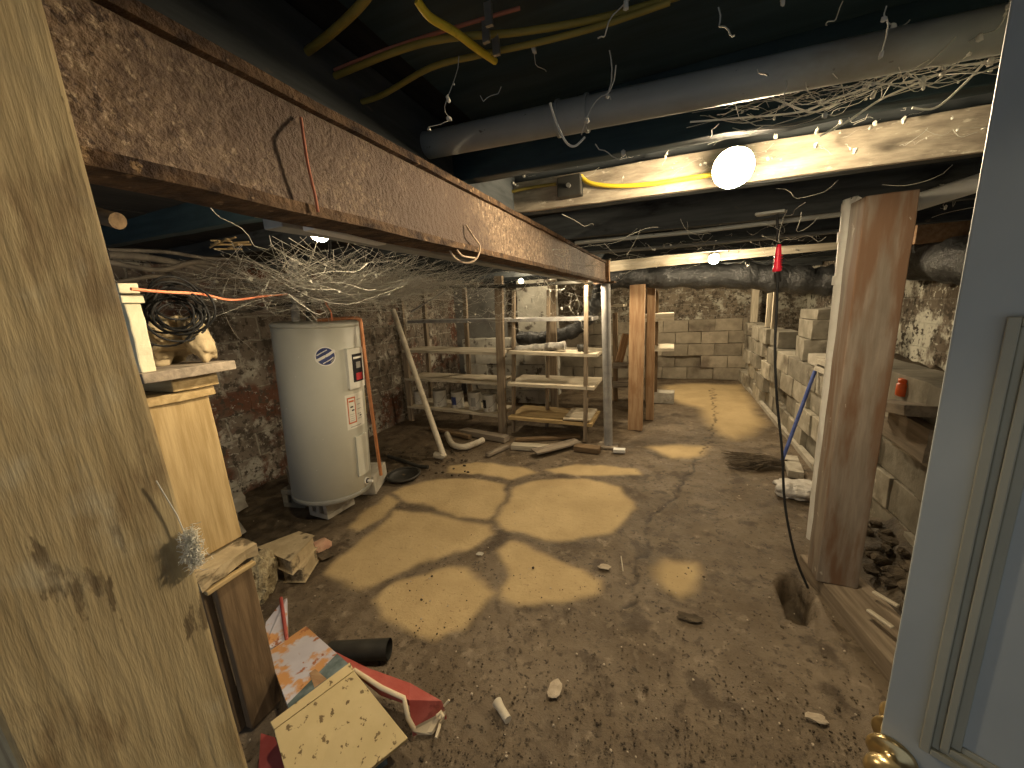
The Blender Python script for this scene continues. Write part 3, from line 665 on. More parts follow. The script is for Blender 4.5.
# blocks on the low wall
zt = .765
cinder('cinder_block', (1.20, 3.48, .762), (.20, .40, .10), .05, 'block_pale', 'flat hollow block on the low wall beside the brown post, three holes showing', 'x')
o = bpy.data.objects[-1] if False else None
stk = [(785, 345, .16, 'bottom'), (787, 328, .15, 'middle'), (790, 313, .10, 'top')]
for i, (lb, dz, hh, dx) in enumerate((('bottom block of the leaning stack on the low wall', 0, .19, 0), ('middle block of the leaning stack on the low wall', .195, .17, .02), ('thin topmost block of the leaning stack on the low wall', .37, .09, .03))):
    cinder('stacked_block', (1.27 + dx, 4.35 - dx, zt + dz), (.22, .42 - .04 * i, hh), .12 * (i - 1), 'block', lb, 'n', group='blocks stacked on the low wall')
cinder('stacked_block', (1.27, 3.84, zt + .0), (.24, .36, .09), .1, 'block_pale', 'flat pale block between the stack and the three-hole block', 'n')
p = az(662, 404); cinder('cinder_block', (p.x, p.y + .12, 0), (.30, .2, .15), -.03, 'block_pale', 'pale block on the floor at the foot of the plank rack', 'n')
p = az(797, 472); cinder('loose_brick', (p.x - .02, p.y + .05, 0), (.10, .34, .055), -.12, 'block_pale', 'flat grey brick on the floor by the broom head', 'n')

# timber frame on the low wall
wf = thing('stud_frame', (1.2, 5.9, .95), 'pale open timber frame standing on the far part of the low wall', 'frame')
for py_, w in ((6.75, .09), (5.75, .05), (5.45, .05)): upright('stud', 1.15, 1.15 + w, py_, py_ + w, .955, 1.50, 'pale_shelf', wf)
plank('top_plate', V(1.19, 5.35, 1.52), V(1.19, 6.9, 1.53), .09, .045, 'pale_shelf', wf)
o = upright('short_post', 1.16, 1.27, 3.52, 3.62, .765, 1.72, 'tan_wood', lean=(.0, -.05)); tag(o, 'tan upright post standing on the low wall behind the brown post', 'post')


# ================================================================ DUCTS
def duct(name, pts, r, lb, seed=0, m='black_wrap'):
    P = smooth(pts, 10); vs_r = [r * (1 + .10 * math.sin(i * 1.3 + seed) + .06 * math.sin(i * 3.1)) for i in range(len(P))]
    mb = MB().tube(P, vs_r, 24)
    for v in mb.v: v += noise.noise_vector(v * 9) * r * .14
    return tag(obj(name, mb, m), lb, 'duct')
duct('wrapped_duct', [ay(609, 277, 4.4), ay(660, 276, 4.4), ay(740, 276, 4.4), ay(800, 280, 4.35), ay(850, 282, 4.3)], .125, 'fat black plastic-wrapped duct crossing below the far ceiling')
duct('wrapped_duct', [V(1.62, 4.6, 1.6), V(1.60, 3.6, 1.56), V(1.62, 2.9, 1.50), V(1.72, 2.2, 1.50)], .13, 'black crumpled plastic duct above the low wall between brown post and door')
duct('flex_duct', [ay(598, 268, 4.7), ay(600, 290, 4.7), ay(590, 315, 4.7), ay(572, 331, 4.72), ay(545, 338, 4.8), ay(520, 338, 4.9)], .09, 'black flexible duct curving down behind the shelves')
o = plank('wood_box', V(1.55, 3.3, 1.72), V(1.55, 3.75, 1.74), .24, .14, 'orange_wood'); tag(o, 'pale wooden block above the crumpled black duct on the right', 'block')
o = plank('wood_box', V(1.75, 2.75, 1.74), V(1.75, 3.1, 1.74), .2, .12, 'brown_wood'); tag(o, 'brown wooden block above the duct next to the door', 'block')

# ================================================================ SHELVING
sh = thing('shelving_unit', (-1.9, 3.9, 0), 'long homemade wooden shelving unit with four levels', 'shelving')
def sx(px, py=350, y=3.75): return ay(px, py, y).x
yf_, yb_ = 3.75, 4.12
xl, xm, xr = sx(404), sx(501), sx(590, 350)
xl2 = sx(412, 400)
# left posts / centre post / right end
upright('post', xl - .035, xl + .035, yf_ - .04, yf_, .06, 1.6, 'shelf_stud', sh, lean=(.05, 0))
bpy.data.objects['post'].name
c0 = ay(503, 427, 3.70); c1 = ay(499, 272, 3.70)
upright('post', c0.x - .045, c0.x + .045, 3.66, 3.705, .0, 1.74, 'shelf_stud', sh, lean=(c1.x - c0.x, 0))
for (px0, py0, px1, py1, y, w) in [(585, 444, 586, 285, 3.62, .04), (513, 437, 513, 290, 3.72, .035), (547, 440, 548, 290, 3.98, .035), (554, 410, 551, 280, 4.3, .09), (427, 375, 422, 290, 4.13, .05), (466, 365, 463, 282, 4.13, .05)]:
    a = ay(px0, py0, y); c = ay(px1, py1, y); upright('post', a.x - w / 2, a.x + w / 2, y, y + .045, 0 if y < 4.2 else 0, min(c.z, 1.74), 'shelf_stud', sh, lean=(c.x - a.x, 0))
def shelf(pl_, pr, yfront, depth, t, m, drop=0):
    a = ay(*pl_, yfront); b_ = ay(*pr, yfront)
    plank('shelf', a + V(0, depth / 2, -t / 2), b_ + V(0, depth / 2, -t / 2), depth, t, m, sh)
shelf((407, 320.5), (499, 319), 3.72, .30, .035, 'pole_paint'); shelf((499, 319), (593, 317), 3.70, .30, .035, 'pole_paint')
shelf((402, 350), (499, 352.5), 3.70, .40, .03, 'pale_shelf'); shelf((508, 351), (597, 354), 3.62, .48, .035, 'pale_shelf')
shelf((404, 378), (499, 382.5), 3.71, .40, .03, 'pale_shelf'); shelf((507, 383), (594, 387), 3.62, .50, .035, 'pale_shelf')
shelf((407, 405.5), (499, 415), 3.71, .42, .03, 'pale_shelf'); shelf((508, 416.5), (592, 424), 3.62, .50, .035, 'tan_wood')
a = ay(577, 419.5, 3.7); obj('shelf_panel', MB().rbox((a.x - .13, 3.63, a.z + .012), (a.x + .15, 4.05, a.z + .027), 3, .003), 'pale_shelf', sh)
plank('brace', ay(411, 312, 3.8), ay(450, 288, 3.8), .03, .015, 'pole_paint', sh)
tag(obj('black_pipe', MB().tube([ay(440, 287, 3.6), ay(520, 286, 3.6), ay(600, 280, 3.6)], .018, 12), 'black_pipe'), 'thin black pipe running above the shelves', 'pipe')
# paint cans
def can(p, r, h, lb, kind):
    t = thing('paint_can', p, lb, 'paint can', 'paint cans on the bottom shelf')
    o = Vector(p); M = Matrix.Translation(o)
    obj('can_body', MB().lathe([(0, 0), (r, 0), (r, .006), (r * .985, .01), (r * .985, h - .012), (r * 1.03, h - .008), (r * 1.03, h)], 24, 0, M), 'can_white', t)
    obj('lid', MB().lathe([(r * 1.03, h), (r * .9, h + .001), (r * .88, h - .006), (0, h - .006)], 24, 0, M), 'can_rim', t)
    pts = [o + V(r * 1.02 * math.cos(a_), -r * 1.02 * math.sin(a_) * .95, h * .72 - math.sin(a_) * h * .45) for a_ in [PI * k / 12 for k in range(13)]]
    obj('bail_handle', MB().tube(pts, .003, 6), 'can_rim', t)
    if kind:
        mb = MB(); vs = []; a0, a1 = kind[1], kind[2]
        for k in range(9):
            an = -PI / 2 + a0 + (a1 - a0) * k / 8
            for zz in (h * .22, h * .72): vs.append(o + V(r * 1.0 * math.cos(an), r * 1.0 * math.sin(an), zz))
        mb.add(vs, [(2 * k, 2 * k + 2, 2 * k + 3, 2 * k + 1) for k in range(8)], 0)
        obj('printed_label', mb, kind[0], t)
    return t
for (px, r, h, lb, kd) in [(420, .075, .17, 'dusty pale can furthest left on the bottom shelf', None), (440, .085, .20, 'white paint can with wire handle, left of the blue-labelled one', None),
        (457.5, .078, .20, 'white paint can with a solid blue label', ('ink_blue', -.9, .3)), (474.5, .08, .21, 'white paint can with a dark splash right of the blue-labelled one', ('ink_grey', -.1, .6)),
        (489.5, .085, .20, 'paint can with a dark half label, rightmost beside the centre post', ('ink_black', -.9, -.1))]:
    a = ay(px, 408, 3.84); k = (px - 407) / 92; zz = ay(407, 405.5, 3.71).z * (1 - k) + ay(499, 415, 3.71).z * k
    can((a.x, 3.86, zz + .001), r, h, lb, kd)
# roll and cup on the second shelf
a = ay(517, 350, 3.75); b_ = ay(565, 345.5, 3.72)
P = [a.lerp(b_, t / 10) + V(0, 0, .0) for t in range(11)]
mb = MB().tube(P, [.045 * (1 + .12 * math.sin(i * 2)) for i in range(11)], 14); mb.tube([P[0] - V(.05, 0, .0), P[0]], [.02, .04], 12)
tag(obj('insulation_roll', mb, 'grime_grey'), 'grey-white rolled pipe insulation lying on the second shelf', 'roll')
a = ay(580.5, 352.5, 3.72)
mb = MB().lathe([(0, 0), (.034, 0), (.045, .075), (.039, .075), (.030, .01), (0, .01)], 20, 0, Matrix.Translation((a.x, 3.76, a.z - .0)))
tag(obj('black_cup', mb, 'black_pipe'), 'small black cup on the right end of the second shelf', 'cup')

# leaning pvc pipe and floor clutter in front of the shelves
lp_ = thing('leaning_pipe', az(443, 459), 'dirty white plastic pipe leaning against the left shelf post', 'pipe')
a = az(444, 459); a.z = .03; b_ = ay(393, 310, 3.25)
obj('pipe', MB().tube([a, b_], .028, 16), 'pvc_dirty', lp_)
obj('elbow', MB().tube(smooth([a + V(0, 0, .02), a + V(-.02, -.0, -.0), a + V(-.10, .0, .005)], 4), .034, 16), 'pvc_dirty', lp_)
def fp(*pp, z=.03): return [az(x, y, z) for x, y in pp]
tag(obj('bent_pipe', MB().tube(smooth(fp((447, 434), (452, 444), (463, 447), (474, 444), (483, 440), z=.03), 5), .032, 14), 'pvc_dirty'), 'bent pale elbow pipe on the floor behind the leaning pipe', 'pipe')
for (p, q, w, h, mt, z, lb) in [((463, 431), (507, 439), .10, .06, 'grey_wood', .03, 'long grey plank lying under the left half of the shelves'),
        ((512, 446), (548, 448), .09, .05, 'pale_shelf', .02, 'pale plank lying flat under the right half of the shelves'),
        ((534, 452), (578, 441), .13, .02, 'grey_wood', .04, 'thin grey board tilted on the floor before the right shelves'),
        ((575, 447), (600, 450), .10, .05, 'brown_wood', .02, 'short brown plank lying left of the grey pole'),
        ((487, 455), (508, 446), .05, .03, 'grey_wood', .015, 'narrow grey stick lying before the centre shelf post'),
        ((430, 428), (470, 437), .05, .04, 'brown_wood', .02, 'brown plank half hidden behind the leaning pipe'),
        ((515, 440), (580, 436), .06, .03, 'brown_wood', .015, 'brown strip lying below the bottom right shelf')]:
    a = az(*p, z); b_ = az(*q, z); o = plank('floor_plank', a, b_, w, h, mt); tag(o, lb, 'plank', 'planks lying under the shelves')
tag(obj('black_hose', MB().tube(smooth(fp((388, 456), (403, 461), (418, 466), (428, 467), z=.025), 5), .018, 12), 'black_pipe'), 'short black pipe on the floor right of the heater', 'pipe')
p = az(404, 478); mb = MB()
P = [V(p.x + .14 * math.cos(t), p.y + .14 * math.sin(t), .035) for t in [2 * PI * k / 28 for k in range(29)]]
mb.tube(P, .010, 8, caps=False); mb.lathe([(.13, .03), (.11, .0), (0, .0)], 28, 0, Matrix.Translation((p.x, p.y, 0)))
tag(obj('basin', mb, 'black_pipe'), 'shallow dark round basin on the floor beside the copper pipe', 'basin')
mb = MB()
for k in range(60):
    q = az(random.uniform(380, 470), random.uniform(448, 476)); mb.rock((q.x, q.y, .002), (random.uniform(.006, .018), random.uniform(.006, .018), random.uniform(.004, .009)), k, 2)
tag(obj('rubble', mb, 'soil'), 'scattered dark rubble on the floor around the basin', 'rubble', kind='stuff')

# ================================================================ LEFT FOREGROUND PILE
# lower crate-like timber and the upper one, with a broken slab between
lt = thing('box_column', (-1.42, .66, 0), 'brown boxed timber stub standing right behind the huge post', 'timber')
P = [ax(214, 590, -1.33), ax(249, 563, -1.33)]
y0, y1, z1 = P[0].y, P[1].y + .01, .585
o = upright('side_board', -1.372, -1.34, y0 + .01, y1, 0, z1, 'brown_wood', lt)
o = upright('front_board', -1.52, -1.375, y0 - .015, y0 + .012, 0, z1, 'brown_wood', lt)
o = upright('rear_board', -1.52, -1.375, y1 - .02, y1, 0, z1, 'brown_wood', lt)
o = plank('top_trim', V(-1.335, y0 - .02, z1 + .008), V(-1.335, y1 + .01, z1 + .008), .02, .016, 'tan_wood', lt)
o = obj('broken_slab', MB().rbox((-1.53, y0 - .03, z1 + .018), (-1.34, y1 + .03, z1 + .062), 6, .016, (6, 5, 2)), 'stone'); tag(o, 'broken tan slab lying on top of the brown timber stub', 'slab')
zz = z1 + .066
o = upright('box_column', -1.66, -1.44, y0 - .02, y1 + .045, zz, 1.19, 'tan_wood', j=.002); tag(o, 'tan upright timber with vertical grain on the broken slab', 'timber')
o = plank('ledge_board', V(-1.43, .655, 1.205), V(-2.3, .67, 1.205), .20, .03, 'tan_wood'); tag(o, 'lower tan ledge board on top of the upright timber', 'board')
o = plank('ledge_board', V(-1.42, .70, 1.243), V(-1.95, .71, 1.243), .13, .042, 'tan_wood'); tag(o, 'short tan block between the two ledge boards', 'board')
o = plank('ledge_board', V(-1.38, .68, 1.282), V(-2.3, .69, 1.282), .25, .03, 'grey_wood'); tag(o, 'upper greyish ledge board holding the tan rubble', 'board')
# support for the ledge at the wall side
o = upright('wooden_prop', -2.28, -2.16, .6, .74, 0, 1.185, 'brown_wood'); tag(o, 'hidden brown prop under the wall end of the ledge boards', 'post')
mb = MB()
mb.rock((-1.67, .71, 1.375), (.13, .09, .09), 3, 4, .4, f=2.4, smooth=True)
tag(obj('packed_rubble', mb, 'stone'), 'tan lump of packed rubble on the ledge behind the wire coil', 'rubble')
mb = MB().rock((0, 0, 0), (.09, .035, .035), 4, 4, .25, f=1.6, smooth=True, M=Matrix.Rotation(1.0, 4, 'Y')); 
c = ax(197, 337, -1.50)
for v in mb.v: v += c
tag(obj('stone_lump', mb, 'stone'), 'slanting tan stone lump at the right end of the ledge rubble', 'stone')
mb = MB(); mb.rock((-1.97, .70, 1.40), (.16, .12, .12), 13, 4, .35, f=2, smooth=True)
tag(obj('packed_rubble', mb, 'stone'), 'larger tan rubble lump further back on the ledge', 'rubble')
# cream column
cc = thing('cream_baluster', ax(128, 395, -1.42), 'cream-painted carved post piece standing on the ledge beside the huge post', 'post')
a = ax(116, 283, -1.42); b_ = ax(137, 283, -1.42); ztop = a.z
yc, wc = (a.y + b_.y) / 2 + .0, (b_.y - a.y) / 2
obj('shaft', MB().rbox((-1.48, yc - wc * .85, 1.298), (-1.42, yc + wc * .8, ztop - .05), 2, .006, (2, 2, 8)), 'cream', cc, bevel=.004)
mb = MB(); mb.rbox((-1.49, yc - wc * 1.15, ztop - .055), (-1.41, yc + wc * 1.15, ztop - .03), 3, .003); mb.rbox((-1.485, yc - wc, ztop - .03), (-1.415, yc + wc, ztop), 4, .003)
obj('cap', mb, 'cream', cc, bevel=.003)
# wire coil
cl = MB(); c = ax(174, 316, -1.50); n1 = (V(0, 0, H) - c).normalized(); e1 = n1.cross(V(0, 0, 1)).normalized(); e2 = e1.cross(n1)
rd = random.Random(4)
for k in range(10):
    cx_, cy_ = rd.gauss(0, .018), rd.gauss(0, .018); ra, rb = .064 + rd.uniform(-.014, .018), .060 + rd.uniform(-.02, .03); ph = rd.uniform(0, 6)
    P = []
    for t in range(33):
        an = 2 * PI * t / 32 + ph; P.append(c + e1 * (cx_ + ra * math.cos(an)) + e2 * (cy_ + rb * math.sin(an)) + n1 * (.02 + .02 * math.sin(an * 2 + ph) + k * .002))
    cl.tube(P, .0035, 7)
for k in range(5):
    P = smooth([c + e1 * .03 * k * .3 + e2 * .07 + n1 * .03, c + e1 * (.05 + .012 * k) + e2 * (.02), c + e1 * (.08 + .008 * k) - e2 * .05, c + e1 * (.07 + .012 * k) - e2 * .09 + n1 * .02], 6); cl.tube(P, .005, 7)
tag(obj('wire_coil', cl, 'black_cable'), 'coil of black wire hanging above the ledge on the left', 'wire coil')
# cables
def cable(name, pts, r, m, lb, cat='cable', group=None):
    return tag(obj(name, MB().tube(smooth(pts, 8), r, 8), m), lb, cat, group)
for k, (pp, r, lb) in enumerate([
        ([(108, 255, 2.45), (150, 258, 2.5), (195, 268, 2.6), (235, 285, 2.7), (270, 292, 2.8), (300, 290, 2.9)], .016, 'thick grey cable, lower strand above the orange wire'),
        ([(108, 262, 2.45), (160, 270, 2.5), (200, 262, 2.6), (240, 274, 2.7), (275, 288, 2.8), (300, 282, 2.9)], .012, 'grey cable weaving through the strands near the left wall'),
        ([(108, 250, 2.5), (165, 252, 2.55), (205, 258, 2.6), (250, 262, 2.7), (290, 276, 2.85), (330, 285, 3.0)], .009, 'thin grey cable, uppermost strand near the left wall'),
        ([(112, 283, 2.4), (160, 276, 2.5), (190, 282, 2.55), (215, 278, 2.6), (245, 281, 2.7), (285, 290, 2.8)], .009, 'thin grey cable looping beneath the thick grey strand')]):
    cable('grey_cable', [off(*q) for q in pp], r, 'grey_cable', lb, group='grey cables along the left wall')
cable('orange_wire', [off(*q) for q in [(131, 289, 1.5), (165, 292, 1.55), (200, 294, 1.65), (232, 300, 1.8), (262, 296.5, 2.0), (287, 294, 2.3)]], .0045, 'orange_wire', 'orange-pink wire strung across the left wall above the ledge', 'wire')
cable('black_cable', [off(*q) for q in [(196, 297, 2.6), (215, 308, 2.65), (245, 312, 2.7), (270, 306, 2.8), (292, 303, 2.85)]], .007, 'dusty_black', 'sagging black wire below the orange wire on the left wall', 'wire')
mb = MB()
for k in range(14):
    a = off(random.uniform(212, 240), random.uniform(238, 250), 2.5); mb.box(a, a + V(random.uniform(.08, .2), random.uniform(.03, .1), random.uniform(-.02, .02)) + V(.004, .004, .004))
mb = MB()
for k in range(12):
    a = off(random.uniform(210, 245), random.uniform(240, 250), 2.45); b_ = a + V(random.uniform(-.02, .16), random.uniform(-.05, .12), random.uniform(-.012, .012)); mb.tube([a, b_], .005, 5)
tag(obj('wood_splinters', mb, 'tan_wood'), 'loose yellow wood splinters lying on the cables by the left wall', 'splinters', kind='stuff')
tag(obj('broken_dowel', MB().tube([off(92, 214, 1.9), off(118, 221, 1.82)], .026, 14), 'brown_wood'), 'stubby brown round rod sticking out beside the huge post', 'rod')

# floor pile: slabs, stone, rubble
def quad_slab(name, px4, z, t, m, lb, cat, bevel=.008, seed=1, sub=1, j=.0):
    c = [az(*p, z) if not isinstance(z, (list, tuple)) else az(*p, z[i]) for i, p in enumerate(px4)]
    n = sub; mb = MB(); top = []; 
    for i in range(n + 1):
        for k in range(n + 1):
            u, v_ = i / n, k / n; p = c[0] * (1 - u) * (1 - v_) + c[1] * u * (1 - v_) + c[2] * u * v_ + c[3] * (1 - u) * v_
            top.append(p + noise.noise_vector(p * 20 + V(seed, 0, 0)) * j)
    nr = (c[1] - c[0]).cross(c[3] - c[0]).normalized(); 
    if nr.z < 0: nr = -nr
    bot = [p - nr * t for p in top]; q = n + 1; Np = q * q; fs = []
    for i in range(n):
        for k in range(n):
            a_ = i * q + k; fs.append((a_, a_ + q, a_ + q + 1, a_ + 1)); fs.append((Np + a_, Np + a_ + 1, Np + a_ + q + 1, Np + a_ + q))
    for i in range(n):
        fs.append((i * q, (i + 1) * q, Np + (i + 1) * q, Np + i * q)); fs.append((i * q + n, Np + i * q + n, Np + (i + 1) * q + n, (i + 1) * q + n))
        fs.append((i, Np + i, Np + i + 1, i + 1)); fs.append((n * q + i, n * q + i + 1, Np + n * q + i + 1, Np + n * q + i))
    mb.add(top + bot, fs)
    o = obj(name, mb, m, bevel=bevel); return tag(o, lb, cat)
quad_slab('cut_stone', [(259, 547), (290, 560), (313, 536), (298, 532)], .17, .085, 'stone', 'chamfered tan stone piece lying on top of another near the heater', 'stone')
quad_slab('cut_stone', [(282, 569), (302, 569), (316, 548), (300, 545)], .085, .08, 'stone', 'tan stone piece beneath the chamfered one, dark end showing', 'stone')
M = Matrix.Rotation(.5, 4, 'Z') @ Matrix.Rotation(.9, 4, 'X')
p = az(264, 580, .09); mb = MB().rock((p.x - .02, p.y, .10), (.06, .13, .08), 5, 4, .25, M=M); tag(obj('rough_stone', mb, 'rough_stone'), 'rough pitted tan stone leaning behind the brown timber stub', 'stone')
p = az(320, 545, .05); mb = MB().rock((p.x, p.y, .045), (.05, .06, .035), 8, 2, .5); tag(obj('brick_fragment', mb, 'pink_rubble'), 'small pinkish broken fragment right of the chamfered stone', 'fragment')
p = az(321, 552, .03); mb = MB().rock((p.x + .0, p.y, .015), (.07, .04, .022), 9, 2, .5); tag(obj('dark_fragment', mb, 'soil'), 'dark lump just under the pinkish fragment', 'fragment')
p = az(235, 505, .06); mb = MB().rock((p.x - .05, p.y, .06), (.12, .10, .07), 10, 2, .4); tag(obj('wall_stone', mb, 'block_pale'), 'pale rough stone at the foot of the left wall', 'stone')
p = az(216, 520, .2); mb = MB().rock((p.x - .1, p.y + .05, .12), (.14, .12, .13), 11, 2, .4); tag(obj('wall_stone', mb, 'block_pale'), 'bigger rough stone by the left wall behind the upright timber', 'stone')
p = az(272, 590, .04)
# dark backing under the pile
# glossy printed panel: top-left to bottom edge
def prism_tool(name, pix, z, thick, mats, lb, cat, parent=None, mi=None):
    c = [az(x, y, zz) for (x, y, zz) in pix]; mb = MB().prism(c, (0, 0, -thick), 0); o = obj(name, mb, mats, parent, bevel=.0015)
    return tag(o, lb, cat) if lb else o
gp = thing('printed_box', az(310, 690), 'glossy lavender and orange printed panel lying in the junk pile', 'printed panel')
# panel plane: higher at the seam with the tan board
zs = .17
c = [az(268, 652, .10), az(306, 626, .09), az(352, 667, zs), az(290, 712, zs)]
nrm = (c[1] - c[0]).cross(c[3] - c[0]).normalized(); nrm = nrm if nrm.z > 0 else -nrm
obj('panel', MB().prism(c, -nrm * .02), 'print_gloss', gp)
d4 = [c[3].lerp(c[2], .0), c[2], c[2].lerp(c[1], .28), c[3].lerp(c[0], .10)]
obj('dark_band', MB().prism([p + nrm * .0015 for p in d4], -nrm * .001), 'print_dark', gp)
d5 = [c[3].lerp(c[2], .42) + (c[1] - c[2]) * .06, c[3].lerp(c[2], .62) + (c[1] - c[2]) * .06, c[3].lerp(c[2], .60) + (c[1] - c[2]) * .27, c[3].lerp(c[2], .50) + (c[1] - c[2]) * .27]
obj('orange_patch', MB().prism([p + nrm * .003 for p in d5], -nrm * .001), 'orange_wood', gp)
# the tan board in front
tb = thing('tan_board', az(340, 740), 'speckled tan panel with a folded lip lying at the bottom of the picture', 'board')
t = [az(274, 730, .165), az(354, 671, .175), az(408, 738, .09), az(300, 826, .06)]
nt_ = (t[1] - t[0]).cross(t[3] - t[0]).normalized(); nt_ = nt_ if nt_.z > 0 else -nt_
obj('face', MB().prism(t, -nt_ * .03), 'board_tan', tb, bevel=.002)
l_ = [az(270, 722, .178), az(350, 662, .186), t[1] + nt_ * .004, t[0] + nt_ * .004]
obj('lip', MB().prism(l_, -nt_ * .02), 'board_tan', tb, bevel=.002)
# what holds the pile up: a dark carton beneath
mb = MB(); u = (t[1] - t[0]).normalized(); w_ = (t[3] - t[0]).normalized()
p0 = t[0] + u * .02 + w_ * .02; A = [p0, t[1] - u * .03 + w_ * .02, t[2] - u * .06 - w_ * .05, t[3] + u * .0 - w_ * .05]
mb.add([q - nt_ * .031 for q in A] + [V(q.x, q.y, 0) for q in A], [(0, 1, 2, 3), (4, 7, 6, 5), (0, 4, 5, 1), (1, 5, 6, 2), (2, 6, 7, 3), (3, 7, 4, 0)])
tag(obj('crushed_carton', mb, 'print_dark'), 'dark crushed carton underneath the speckled tan panel', 'carton')
# red vinyl strip pieces
rv = thing('red_case', az(400, 690), 'torn red vinyl case with cream edges sticking out right of the tan board', 'case')
pr = [az(333, 651, .10), az(352, 662, .13), az(395, 690, .12), az(447, 712, .05), az(444, 700, .09), az(400, 678, .10)]
mb = MB(); top = [az(332, 650, .11), az(368, 668, .12), az(410, 683, .11), az(442, 701, .08), az(446, 713, .03), az(412, 731, .04), az(409, 700, .13), az(380, 690, .14), az(352, 668, .14)]
mb.add(top + [p - V(0, 0, .025) for p in top], [(0, 1, 8), (1, 7, 8), (1, 2, 6, 7), (2, 3, 6), (3, 5, 6), (3, 4, 5)] + [(i, 9 + i, 9 + (i + 1) % 9, (i + 1) % 9) for i in range(9)])
obj('cover', mb, 'red_vinyl', rv)
mb = MB(); mb.tube([az(354, 670, .145), az(382, 688, .15), az(404, 698, .145), az(408, 718, .09), az(414, 729, .05)], .008, 6); obj('torn_edge', mb, 'plaster_edge', rv)
mb = MB(); e = [az(412, 731, .04), az(446, 713, .03), az(445, 720, .0), az(432, 735, 0.0), az(414, 735, .01)]; mb.prism(e, (0, 0, .012)); obj('torn_corner', mb, 'plaster_edge', rv)
mb = MB(); mb.tube([az(437, 716, .05), az(441, 712, .06), az(443, 717, .05)], .006, 6); mb.tube([az(444, 706, .06), az(449, 700, .08)], .004, 5); mb.tube([az(436, 738, .02), az(440, 724, .03)], .006, 5); obj('splinter', mb, 'plaster_edge', rv)
mb = MB(); q = [az(283, 600, .14), az(287, 598, .15), az(288, 640, .08), az(262, 652, .09), az(266, 622, .12)]
mb.prism(q, (0, 0, -.015)); tag(obj('red_folder', mb, 'print_gloss'), 'pink-edged folded sheet standing between rough stone and printed panel', 'sheet')
tag(obj('pink_edge', MB().tube([az(281, 598, .15), az(284, 620, .125), az(287, 641, .09)], .008, 6), 'red_vinyl'), 'thin red edging strip beside the folded sheet', 'strip')
mb = MB(); q = [az(262, 738, .07), az(276, 742, .06), az(300, 800, .0), az(258, 800, .0)]; mb.prism(q, (0, 0, -.02)); 
o = obj('red_scrap', mb, 'red_vinyl'); o.location.z += .02; tag(o, 'dark red vinyl scrap between the brown stub and the tan panel', 'scrap')
a = az(330, 652, .035); b_ = az(389, 649, .042)
mb = MB(); mb.tube([a, b_], .040, 24, caps=False); mb.tube([b_, a], .035, 24, caps=False); mb.tube([b_ - (b_ - a).normalized() * .002, b_], .0385, 24, caps=False)
tag(obj('pipe_offcut', mb, 'black_pipe'), 'short piece of black pipe lying behind the red case', 'pipe')
# small floor litter
a = az(497, 702, .015); b_ = az(508, 720, .015); tag(obj('stick_stub', MB().tube([a, a.lerp(b_, .3), b_], [.019, .015, .014], 12), 'pvc_dirty'), 'pale short tube stub lying alone on the mud', 'stub')
p = az(555, 690); tag(obj('dry_leaf', MB().rock((p.x, p.y, .003), (.022, .038, .003), 3, 2, .5), 'clay'), 'brownish flat leaf-like scrap on the mud near the tube stub', 'leaf')
a = az(621, 557); b_ = az(623, 572); tag(obj('twig', MB().tube([a + V(0, 0, .005), b_ + V(0, 0, .006)], .003, 5), 'pvc_dirty'), 'thin pale twig on the floor right of the dry patches', 'twig')
p = az(605, 567); tag(obj('clay_chip', MB().rock((p.x, p.y, .002), (.032, .022, .003), 5, 2, .5), 'clay'), 'small pale chip beside the twig on the floor', 'chip')
p = az(817, 720); tag(obj('clay_chip', MB().rock((p.x, p.y, .008), (.03, .016, .006), 6, 2, .5), 'clay'), 'pale chip on the mud close to the door knob', 'chip')
p = az(690, 618); tag(obj('dark_rag', MB().rock((p.x, p.y, .003), (.05, .022, .005), 7, 3, .6), 'soil'), 'flat dark rag-like clump alone on the mud', 'rag')
p = az(480, 554); tag(obj('clay_chip', MB().rock((p.x, p.y, .003), (.022, .015, .003), 8, 2, .5), 'block_pale'), 'pale chip in the middle of the dry floor patches', 'chip')
mb = MB(); rd = random.Random(11)
for k in range(1500):
    px, py = rd.uniform(380, 860), 768 - abs(rd.gauss(0, 90)) - 2
    if rd.random() < .3: px, py = rd.uniform(240, 880), rd.uniform(560, 768)
    q = az(px, py); s_ = rd.uniform(.0012, .0042) * (2.0 if rd.random() < .05 else 1)
    if q.x > .56 and q.y > 1.6 and q.x < .95: continue
    mb.rock((q.x, q.y, s_ * .3 - .004), (s_, s_ * rd.uniform(.6, 1.2), s_ * .7), k, 1, .5)
tag(obj('mud_crumbs', mb, 'soil'), 'dark crumbs of mud and grit scattered over the near floor', 'crumbs', kind='stuff')
mb = MB()
for k in range(170):
    px, py = rd.uniform(240, 880), rd.uniform(480, 768)
    q = az(px, py); s_ = rd.uniform(.002, .005)
    mb.rock((q.x, q.y, s_ * .4), (s_, s_, s_ * .7), k, 1, .5)
tag(obj('pale_grit', mb, 'clay'), 'tiny pale chips sprinkled over the whole floor', 'grit', kind='stuff')

